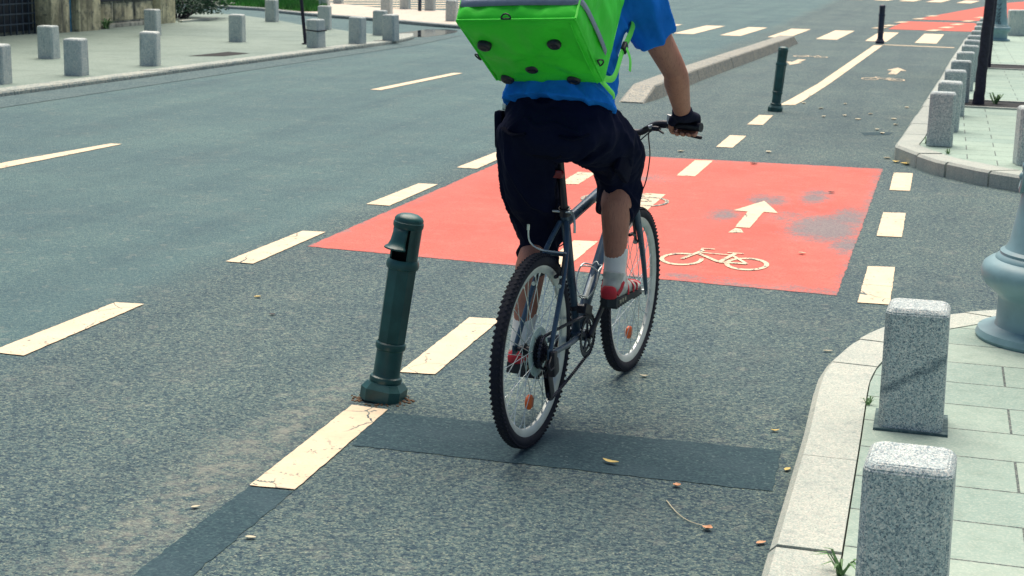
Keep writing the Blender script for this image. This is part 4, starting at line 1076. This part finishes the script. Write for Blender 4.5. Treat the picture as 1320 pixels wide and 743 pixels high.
# chain and rear gear
dr = MB(); J1 = Vector((.028, -.046, .262)); J2 = Vector((.062, -.046, .176))
for c_, r_ in ((J1, .021), (J2, .021)): dr.lathe([(.0001, -.004), (r_, -.004), (r_, .004), (.0001, .004)], 14, axis='y', c=c_)
for yy in (-.054, -.038): dr.tube([J1, J2], [(.018, .003)]*2, 8); 
for yy in (-.054, -.038): dr.box((J1+J2)/2+Vector((0, yy+.046, 0)), (.036, .004, .10), Matrix.Rotation(R(-21), 3, 'Y'), .002)
dr.box((.012, -.072, .290), (.050, .030, .060), Matrix.Rotation(R(-15), 3, 'Y'), .010); dr.box((-.004, -.078, .325), (.03, .02, .05), None, .006)
dr.tube(smooth_path([(.02, -.080, .300), (-.05, -.088, .295), (-.062, -.085, .32), (.01, -.072, .345)]), .0028, 7)
dr.build('rear_derailleur', M['black'], bike, 45)
def link_path(pts, name='chain'):
    L = smooth_path(pts, 10); d = 0; b = MB()
    b.tube(L, [(.0034, .0036)]*len(L), 6)
    P = resample([tuple(p) for p in L], max(2, int(sum((y-x).length for x, y in zip(L, L[1:]))/.0127)))
    for p in P: b.lathe([(.0001, -.0048), (.0046, -.0048), (.0046, .0048), (.0001, .0048)], 8, axis='y', c=p)
    return b
ch = MB()
for pts in ([(.0, -.045, .398), (.2, -.044, .392), (.425, -.044, .379)], [(.425, -.044, .379), (.47, -.044, .371), (.505, -.044, .335), (.513, -.044, .295), (.50, -.044, .255), (.465, -.044, .227), (.43, -.044, .222)],
            [(.43, -.044, .222), (.25, -.045, .185), (.075, -.046, .156)], [(.075, -.046, .156), (.05, -.046, .160), (.042, -.046, .176), (.05, -.046, .23), (.04, -.046, .27), (.018, -.046, .28), (-.02, -.045, .288), (-.05, -.045, .31), (-.056, -.045, .345), (-.035, -.045, .385), (0, -.045, .398)]):
    l = link_path(pts); ch.add(l.v, l.f)
ch.build('chain', M['chain'], bike, 40)
fd_ = MB(); fd_.box((.425, -.046, .400), (.075, .010, .036), Matrix.Rotation(R(20), 3, 'Y'), .003); fd_.tube([BB+Vector((-.036, 0, .105)), BB+Vector((-.041, 0, .12))], .021, 14); fd_.box((.405, -.03, .405), (.03, .03, .03), None, .005); fd_.build('front_derailleur', M['black'], bike)
# bottle cage on the down tube
ax = (HB-BB).normalized(); nu = Vector((-ax.z, 0, ax.x)); c0 = BB+ax*.14+nu*.024
def cg(a, u, v): return c0+ax*a+nu*u+Vector((0, v, 0))
cgm = MB()
for s in (-1, 1): cgm.tube(smooth_path([cg(0, .004, s*.012), cg(.03, .03, s*.036), cg(.09, .05, s*.038), cg(.135, .03, s*.036), cg(.15, .004, s*.014)]), .003, 8)
cgm.tube(smooth_path([cg(.09, .050, -.038), cg(.092, .075, -.024), cg(.092, .082, 0), cg(.092, .075, .024), cg(.09, .050, .038)]), .003, 8)
cgm.tube(smooth_path([cg(.15, .004, -.014), cg(.165, .006, 0), cg(.15, .004, .014)]), .003, 8); cgm.tube([cg(.0, .002, 0), cg(.15, .002, 0)], [(.003, .010)]*2, 8)
cgm.tube(smooth_path([cg(0, .004, -.012), cg(-.02, .05, -.01), cg(-.02, .05, .01), cg(0, .004, .012)]), .003, 8)
cgm.build('bottle_cage', M['alloy'], bike)

# ================================================================== rider (same local frame)
V = Vector
body = MB()
def mir(p, s): return (p[0], p[1]*s, p[2])
# trunk
sweep(body, [(.19, 0, 1.02), (.19, 0, 1.07), (.215, 0, 1.19), (.29, 0, 1.33), (.37, 0, 1.45), (.43, 0, 1.535), (.475, 0, 1.59)], [(.10, .13), (.125, .165), (.10, .150), (.102, .145), (.100, .15), (.082, .14), (.06, .07)], 5, 24, up=(-1, 0, .2))
sweep(body, [(.45, 0, 1.56), (.50, 0, 1.63), (.545, 0, 1.70)], [.064, .057, .060], 4, 18)
# head looks down the road, chin slightly tucked
hr = Matrix.Rotation(R(14), 3, 'Y')
HC = V((.575, 0, 1.80))
body.ball(HC, (.098, .076, .115), 28, 18, hr)
body.ball(HC+V((.030, 0, -.055)), (.062, .056, .070), 22, 14, hr)
body.ball(HC+V((.062, 0, -.092)), (.024, .028, .022), 14, 10, hr)
body.ball(HC+V((.095, 0, -.032)), (.020, .013, .024), 12, 8, hr); body.ball(HC+V((.088, 0, -.012)), (.012, .010, .026), 12, 8, hr)
body.ball(HC+V((.080, 0, .012)), (.018, .05, .014), 14, 8, hr)
body.ball(HC+V((.082, 0, -.066)), (.012, .024, .010), 14, 8, hr)
for s in (-1, 1):
    body.ball(HC+V((-.005, s*.078, -.025)), (.020, .009, .032), 14, 8, Matrix.Rotation(R(-12), 3, 'Y')); body.ball(HC+V((.070, s*.034, -.032)), (.024, .024, .020), 12, 8)
# limbs
for s in (-1, 1):
    sh_, el, wr = V((.445, s*.178, 1.515)), V((.59, s*.282, 1.262)), V((.755, s*.272, 1.095))
    sweep(body, [V((.40, s*.09, 1.50)), sh_, sh_.lerp(el, .3), sh_.lerp(el, .65), el, el.lerp(wr, .25), el.lerp(wr, .6), wr], [.075, .068, .056, .050, .043, .046, .038, (.030, .027)], 5, 18)
    body.ball(el+V((-.012, 0, .0)), .037, 14, 10)
    # hand closed on the grip
    kn = V((.838, s*.270, 1.076))
    sweep(body, [wr-V((.02, 0, -.008)), wr, V((.79, s*.270, 1.082)), kn], [(.026, .030), (.022, .034), (.019, .042), (.015, .043)], 4, 16, up=(0, 0, 1))
    for i, dy in enumerate((.0, .0225, .045, .0665)):
        y = s*(.236+dy); k = (1, 1.06, 1.0, .86)[i]; r_ = (.0098, .0102, .0098, .0086)[i]
        sweep(body, [(.822, y, 1.078), (.838+.010*k, y, 1.070), (.842+.012*k, y, 1.040), (.836, y, 1.019-.004*k), (.812, y, 1.013), (.797, y, 1.019)], [r_*1.15, r_*1.1, r_, r_*.95, r_*.9, r_*.7], 4, 10)
    sweep(body, [(.778, s*.246, 1.080), (.795, s*.226, 1.066), (.808, s*.213, 1.040), (.828, s*.213, 1.020), (.845, s*.217, 1.012)], [.016, .0135, .0115, .0105, .0085], 4, 10)
ANR, ANL = V((.445, -.135, .525)), V((.255, .145, .295))
KNR, KNL = V((.550, -.108, .905)), V((.395, .140, .675))
for hip, kn, an, s, toe in ((V((.20, -.10, 1.05)), KNR, ANR, -1, V((.60, -.140, .452))), (V((.20, .10, 1.05)), KNL, ANL, 1, V((.415, .147, .190)))):
    cal = V((-.028, 0, 0))
    sweep(body, [hip, hip.lerp(kn, .35)+V((0, 0, .012)), hip.lerp(kn, .7)+V((0, 0, .012)), kn, kn.lerp(an, .14)+cal*.3, kn.lerp(an, .32)+cal, kn.lerp(an, .6)+cal*.6, kn.lerp(an, .85)+cal*.1, an, an-V((0, 0, .03))], [.075, .070, .060, .056, .053, .057, .047, .036, .034, .035], 5, 20)
    d = (toe-an); 
    heel = an+V((-.035, 0, -.045))
    sweep(body, [heel, heel+V((.05, 0, .006)), heel.lerp(toe, .55)+V((0, 0, .004)), heel.lerp(toe, .82), toe], [(.024, .026), (.030, .030), (.022, .034), (.014, .034), (.009, .022)], 4, 14, up=(0, 0, 1))
person = organic(body, 'person', M['skin'], .0042, 4)
person.location = bike.location; person.rotation_euler = bike.rotation_euler
tag(person, 'cyclist in blue shirt and dark knee length shorts seen from behind', 'person')
# face details
for s in (-1, 1):
    MB().ball(HC+V((.078, s*.034, -.010)), .0125, 14, 10).build('eye', M['eye'], person, 60); MB().ball(HC+V((.0885, s*.034, -.010)), (.003, .0058, .0058), 10, 8).build('iris', M['iris'], person.children[-1] if False else person, 60)
MB().ball(HC+V((.090, 0, -.068)), (.006, .022, .006), 14, 8).build('lips', M['lips'], person, 60)
hm = MB(); hm.ball(HC+V((-.012, 0, .016)), (.100, .082, .112), 24, 16, hr); hm.ball(HC+V((-.04, 0, -.02)), (.068, .076, .075), 20, 12, hr)
organic(hm, 'hair', M['hair'], .006, 3, person, (.004, 40, 1))
# shorts
sm_ = MB()
sweep(sm_, [(.185, 0, 1.02), (.175, 0, 1.075), (.190, 0, 1.12), (.205, 0, 1.175)], [(.095, .165), (.140, .192), (.124, .186), (.106, .168)], 6, 30, up=(-1, 0, .1))
sweep(sm_, [(.19, -.09, 1.07), (.30, -.115, 1.04), (.43, -.120, .985), (.525, -.112, .920), (.542, -.106, .86), (.512, -.102, .738)], [.108, .102, .096, .091, .083, (.065, .067)], 6, 24)
sweep(sm_, [(.165, .088, 1.06), (.215, .114, .95), (.30, .130, .82), (.37, .138, .72), (.392, .138, .655), (.392, .138, .568)], [.110, .104, .095, .086, .076, (.064, .066)], 6, 24)
sm_.ball((.125, 0, 1.075), (.10, .183, .095), 28, 14)
shorts = organic(sm_, 'shorts', M['shorts'], .006, 14, person, (.015, 12, .55))
for s, c_ in ((-1, (.335, -.196, .975)), (1, (.285, .200, .835))):
    b = MB(); b.box(c_, (.14, .022, .14), Matrix.Rotation(R(30 if s < 0 else 58), 3, 'Y') @ Matrix.Rotation(R(-s*4), 3, 'X'), .012); b.build('cargo_pocket', M['shorts_trim'], shorts, 50)
for s in (-1, 1):
    b = MB(); b.tube(smooth_path([(.062, s*.155, 1.085), (.040, s*.11, 1.068), (.036, s*.06, 1.075)]), [(.004, .012)]*13, 8); b.build('back_pocket', M['shorts_trim'], shorts, 50)
# shirt
st_ = MB()
sweep(st_, [(.180, 0, 1.160), (.20, 0, 1.205), (.28, 0, 1.33), (.36, 0, 1.45), (.425, 0, 1.54), (.455, 0, 1.575)], [(.142, .208), (.130, .190), (.120, .168), (.115, .172), (.098, .165), (.075, .085)], 6, 30, up=(-1, 0, .3))
for s in (-1, 1):
    sh_, el = V((.445, s*.178, 1.515)), V((.59, s*.282, 1.262))
    sweep(st_, [V((.40, s*.08, 1.49)), sh_+V((-.01, 0, .004)), sh_.lerp(el, .25), sh_.lerp(el, .52)], [.088, .086, .079, .073], 5, 20)
shirt = organic(st_, 'shirt', M['shirt'], .006, 5, person, (.011, 10, .7))
# socks
for an, kn, nm in ((ANR, KNR, 'R'), (ANL, KNL, 'L')):
    b = MB(); d = (kn-an).normalized(); top = an+d*.100
    b.tube(smooth_path([an-V((0, 0, .03)), an+d*.02, an+d*.05, top, top+d*.002]), lerp_list([.042, .0395, .0405, .0435, .041], 25), 20); b.build('sock', M['sock'], person, 60)
# gloves
for s in (-1, 1):
    b = MB(); wr = V((.755, s*.272, 1.095)); el = V((.59, s*.282, 1.262)); d = (el-wr).normalized()
    sweep(b, [wr+d*.022, wr, V((.79, s*.270, 1.083)), V((.838, s*.270, 1.078))], [(.036, .038), (.030, .040), (.026, .049), (.021, .050)], 5, 18, up=(0, 0, 1))
    for i, dy in enumerate((.0, .0225, .045, .0665)):
        y = s*(.236+dy); sweep(b, [(.822, y, 1.078), (.849, y, 1.070), (.855, y, 1.042), (.852, y, 1.034)], [.0135, .0135, .0128, .0125], 4, 10)
    sweep(b, [(.778, s*.246, 1.080), (.795, s*.226, 1.066), (.805, s*.216, 1.048)], [.021, .018, .0155], 4, 10)
    gl = organic(b, 'glove', M['glove'], .0038, 3, person)
    MB().tube([(.797, s*.2125, 1.083), (.806, s*.2085, 1.062), (.814, s*.2060, 1.048)], [(.004, .013), (.004, .013), (.004, .010)], 8).build('glove_tab', M['glove_trim'], gl, 60)
# shoes
def shoe(an, toe, pitch_):
    rot = Matrix.Rotation(pitch_, 3, 'Y'); heel = an+V((-.050, 0, 0))
    base = V((an.x-.058, an.y, an.z-.092))
    def L(x, y, z): return base+rot @ V((x, y, z))
    b = MB()
    sweep(b, [L(0.004, 0, .040), L(.03, 0, .046), L(.08, 0, .046), L(.14, 0, .040), L(.20, 0, .030), L(.25, 0, .024), L(.275, 0, .020)], [(.020, .018), (.036, .034), (.038, .036), (.032, .040), (.024, .046), (.017, .042), (.008, .024)], 5, 20, up=tuple(rot @ V((0, 0, 1))))
    sweep(b, [L(.02, 0, .05), L(.045, 0, .080), L(.055, 0, .112)], [.032, (.038, .036), (.046, .041)], 4, 18)
    sweep(b, [L(.05, 0, .085), L(.10, 0, .078), L(.145, 0, .062)], [.034, .031, .024], 4, 16)
    u = organic(b, 'shoe', M['shoe'], .0042, 4, person)
    s_ = MB()
    pts = [(-.012, .0), (.0, .030), (.05, .034), (.12, .036), (.19, .047), (.245, .043), (.278, .024), (.288, 0)]
    out = pts+[(x, -y) for x, y in pts[-2:0:-1]]; n_ = len(out)
    vs_ = [L(x, y, -.004+(.012 if x > .26 else 0)) for x, y in out]+[L(x*.995+.001, y*1.03, .020+(.006 if x > .26 else 0)+(.008 if x < .03 else 0)) for x, y in out]
    s_.add(vs_, [tuple(range(n_-1, -1, -1)), tuple(range(n_, 2*n_))]+[(i, (i+1) % n_, (i+1) % n_+n_, i+n_) for i in range(n_)])
    for k in range(11): s_.box(L(.01+k*.025, 0, -.007), (.013, .066+(.018 if k > 6 else 0), .010), rot, .002)
    s_.build('sole', M['sole'], u, 30)
    for sy in (-1, 1):
        for xx in (.035, .062, .09): MB().box(L(xx, sy*.0335, .010), (.016, .006, .014), rot, .002).build('sole_insert', M['sole_light'], u, 30)
    hp = MB(); sweep(hp, [L(.007, 0, .026), L(.004, 0, .048), L(.009, 0, .070)], [(.020, .030), (.020, .032), (.014, .022)], 4, 16, up=tuple(rot @ V((1, 0, 0))))
    organic(hp, 'heel_patch', M['shoe_red'], .005, 3, u)
    for sy in (-1, 1):
        hq = MB(); hq.tube(smooth_path([L(.012, sy*.030, .040), L(.032, sy*.036, .056), L(.055, sy*.037, .080)]), [(.009, .004)]*13, 8); hq.build('heel_wrap', M['shoe_red'], u, 50)
        for x0, x1, z1 in ((.105, .125, .078), (.15, .165, .064), (.19, .20, .048)):
            w_ = .040 if x0 < .15 else .045; q_ = MB(); q_.tube(smooth_path([L(x0, sy*w_, .022), L((x0+x1)/2, sy*(w_-.003), .046), L(x1, sy*.018, z1)]), [(.006, .003)]*13, 8); q_.build('stripe', M['shoe_red'], u, 50)
    tc = MB(); tc.ball(L(.258, 0, .028), (.030, .038, .014), 16, 10, rot); tc.build('toe_cap', M['shoe_red'], u, 60)
    lc = MB()
    for k in range(4): x = .105+k*.022; z = .103-k*.012; lc.tube([L(x, -.018, z-.010), L(x+.004, 0, z), L(x, .018, z-.010)], .003, 6)
    lc.build('laces', M['shoe'], u, 60)
shoe(ANR, None, R(-1)); shoe(ANL, None, R(7))

# pouch on the left hip
po = empty('hip_pouch', (0, 0, 0)); po.location = bike.location; po.rotation_euler = bike.rotation_euler
b = MB(); b.box((.20, .212, 1.060), (.09, .034, .135), Matrix.Rotation(R(-6), 3, 'X') @ Matrix.Rotation(R(8), 3, 'Y'), .016); b.build('pouch_body', M['shorts_trim'], po, 50)
b = MB(); b.box((.20, .206, 1.142), (.02, .014, .026), None, .004); b.build('clip', M['alloy'], po, 50)
tag(po, 'small black pouch clipped to the left hip of the cyclist', 'pouch')

# ================================================================== delivery backpack
TH = R(35)
bag = empty('delivery_backpack', (0, 0, 0)); bag.location = bike.location; bag.rotation_euler = bike.rotation_euler
tag(bag, 'square lime green delivery backpack with grey reflective band on the back of the cyclist', 'backpack')
O = V((.100, .002, 1.238)); nB = V((-math.cos(TH), 0, math.sin(TH))); wB = V((math.sin(TH), 0, math.cos(TH))); uB = V((0, 1, 0))
rollm = Matrix.Rotation(R(3.0), 3, nB); yawm = Matrix.Rotation(R(-1.0), 3, wB)
nB, wB, uB = (rollm @ (yawm @ q) for q in (nB, wB, uB))
BW, BD, BH = .205, .382, .46
def bagp(u, n_, w2): return O+uB*u*(1-.07*(1-n_/BD)*(1-w2/BH)+.03*w2/BH)+nB*n_+wB*w2
gk = 40; vsb = []; fsb = []; idx = {}
def bag_vert(i, j, k):
    key = (i, j, k)
    if key in idx: return idx[key]
    a, b_, c_ = 2*i/gk-1, 2*j/gk-1, 2*k/gk-1
    rr = .022
    p = V((a*BW, (b_+1)/2*BD, (c_+1)/2*BH)); core = V((max(-BW+rr, min(BW-rr, p.x)), max(rr, min(BD-rr, p.y)), max(rr, min(BH-rr, p.z))))
    d = p-core
    if d.length > 1e-9: p = core+d.normalized()*rr
    bul = lambda x, y: (1-x*x)*(1-y*y)
    q = p.copy()
    if k in (0, gk): q.z += (-1 if k == 0 else 1)*(.016*bul(a, b_)-.006*math.exp(-((a*1.3)**2+(b_*1.3)**2)*6))
    if j in (0, gk): q.y += (-1 if j == 0 else 1)*.012*bul(a, c_)
    if i in (0, gk): q.x += (-1 if i == 0 else 1)*.012*bul(b_, c_)
    w3 = noise.fractal(V((p.x*9, p.y*6, p.z*9)), 1, 2, 3)*.0085+noise.noise(p*26)*.0025
    # creases radiating from the middle foot
    if k == 0:
        an_ = math.atan2(b_+.05, a); w3 += .005*math.sin(an_*7+1)*min(1, math.hypot(a, b_)*1.4)*(1-max(abs(a), abs(b_))**4)
    q += (d.normalized() if d.length > 1e-9 else V((0, 0, 0)))*w3
    idx[key] = len(vsb); vsb.append(bagp(q.x, q.y, q.z)); return idx[key]
for a in range(gk):
    for b_ in range(gk):
        for k in (0, gk):
            for mk_ in (lambda x, y: (x, y, k), lambda x, y: (x, k, y), lambda x, y: (k, x, y)):
                fsb.append(tuple(bag_vert(*mk_(x, y)) for x, y in ((a, b_), (a+1, b_), (a+1, b_+1), (a, b_+1))))
MB().add(vsb, fsb).build('pack_body', M['lime'], bag, 70)
# piping along the edges
def pipe_path(pts, r_=.0042, sub=1): return MB().tube([bagp(*p) for p in pts], r_, 8)
e_ = .006
for pts in ([(-BW+e_, BD-.002, e_), (BW-e_, BD-.002, e_)], [(-BW+e_, .02, e_-.002), (-BW+e_, BD-.004, e_)], [(BW-e_, .02, e_-.002), (BW-e_, BD-.004, e_)],
            [(-BW+e_, BD-e_, .01), (-BW+e_, BD-e_, BH-.01)], [(BW-e_, BD-e_, .01), (BW-e_, BD-e_, BH-.01)], [(-BW+e_, e_, .01), (-BW+e_, e_, BH-.01)]):
    p0, p1 = V(pts[0]), V(pts[1]); pipe_path([p0.lerp(p1, t/8) for t in range(9)]).build('piping', M['lime_edge'] if pts[0][2] > e_ else M['lime'], bag, 60)
# second seam a little inside the bottom edge
pipe_path([(-BW+.012+.012, BD*t/10*.93+.01, -.0025-.006*math.sin(math.pi*t/10)) for t in range(11)], .002).build('seam', M['lime'], bag, 60)
# reflective band round back and sides
b = MB(); prof = [(-BW-.003, .03), (-BW-.0075, BD*.3), (-BW-.009, BD*.5), (-BW-.007, BD*.8), (-BW-.0015, BD-.024), (-BW+.006, BD-.004), (-BW+.024, BD+.003), (-BW*.5, BD+.007), (0, BD+.009), (BW*.5, BD+.007), (BW-.024, BD+.003), (BW-.006, BD-.004), (BW+.0015, BD-.024), (BW+.007, BD*.8), (BW+.009, BD*.5), (BW+.003, .03)]
prof = [tuple(p)[:2] for p in smooth_path([(x, y, 0) for x, y in prof], 3)]
vs_ = []; fs_ = []
for u_, n_ in prof:
    side = min(1, max(0, (abs(u_)-BW+.02)/.02))
    for z in (.052+.012*side, .094-.008*side): vs_.append(bagp(u_, n_, z))
for i in range(len(prof)-1): fs_.append((2*i, 2*i+2, 2*i+3, 2*i+1))
b.add(vs_, fs_); o = b.build('reflective_band', M['reflective'], bag, 50, fix=False)
sm2 = o.modifiers.new('t', 'SOLIDIFY'); sm2.thickness = .003; sm2.offset = 0
# rubber feet
qf = Matrix((uB, nB, wB)).transposed()
for u_, n_ in ((.150, BD*.66), (-.098, BD*.68), (.028, BD*.30), (.150, BD*.045+.02), (-.100, BD*.055+.012)):
    b = MB(); b.lathe([(.0001, -.005), (.009, -.005), (.011, -.0075), (.017, -.0075), (.0215, -.004), (.0235, .002), (.0235, .012)], 22, rot=qf, c=bagp(u_, n_, -.0125 if .06 < n_ < .3 else -.006)); b.build('rubber_foot', M['black'], bag, 40)
# D rings
def dring(c_, ax1, ax2, s=.016):
    pts = [c_+ax1*(s*math.cos(t))+ax2*(s*1.0*math.sin(t)) for t in [math.pi*k/10 for k in range(11)]]
    b = MB(); b.tube(pts+[pts[0]], .0028, 7); b.build('d_ring', M['black'], bag, 60)
dring(bagp(.028, BD+.004, .006), uB, (wB*.75+nB*.65).normalized()); dring(bagp(-BW-.006, BD*.30, .010), nB, (wB*.5-uB*.8).normalized()); dring(bagp(BW+.004, BD*.42, .006), nB, (wB*.4+uB*.9).normalized())
# shoulder straps
for s in (-1, 1):
    pts = [bagp(s*.19, .012, .02), V((.17, s*.196, 1.265)), V((.27, s*.190, 1.345)), V((.38, s*.186, 1.42)), V((.51, s*.145, 1.50)), V((.50, s*.12, 1.60)), V((.40, s*.11, 1.605)), bagp(s*.10, .0, .42)]
    P = smooth_path(pts, 6)
    MB().tube(P, lerp_list([(.002, .011), (.002, .012), (.003, .012), (.005, .014), (.010, .034), (.010, .034), (.010, .034), (.006, .03)], len(P)), 10, up=(0, s, 0)).build('shoulder_strap', M['lime_edge'], bag, 60)
    b = MB(); b.box((.285, s*.192, 1.357), (.035, .016, .03), Matrix.Rotation(R(-40), 3, 'Y'), .004); b.build('buckle', M['black'], bag, 50)
    P = smooth_path([(.285, s*.198, 1.36), (.29, s*.212, 1.32), (.28, s*.216, 1.28)], 4); MB().tube(P, [(.002, .010)]*len(P), 8, up=(0, s, 0)).build('loose_strap_end', M['lime_edge'], bag, 60)
P = smooth_path([bagp(-.19, .01, .01), V((.135, -.20, 1.222)), V((.15, -.204, 1.212)), V((.155, -.205, 1.198))], 4); MB().tube(P, [(.003, .011)]*len(P), 8, up=(0, -1, 0)).build('loose_strap_end', M['lime_edge'], bag, 60)
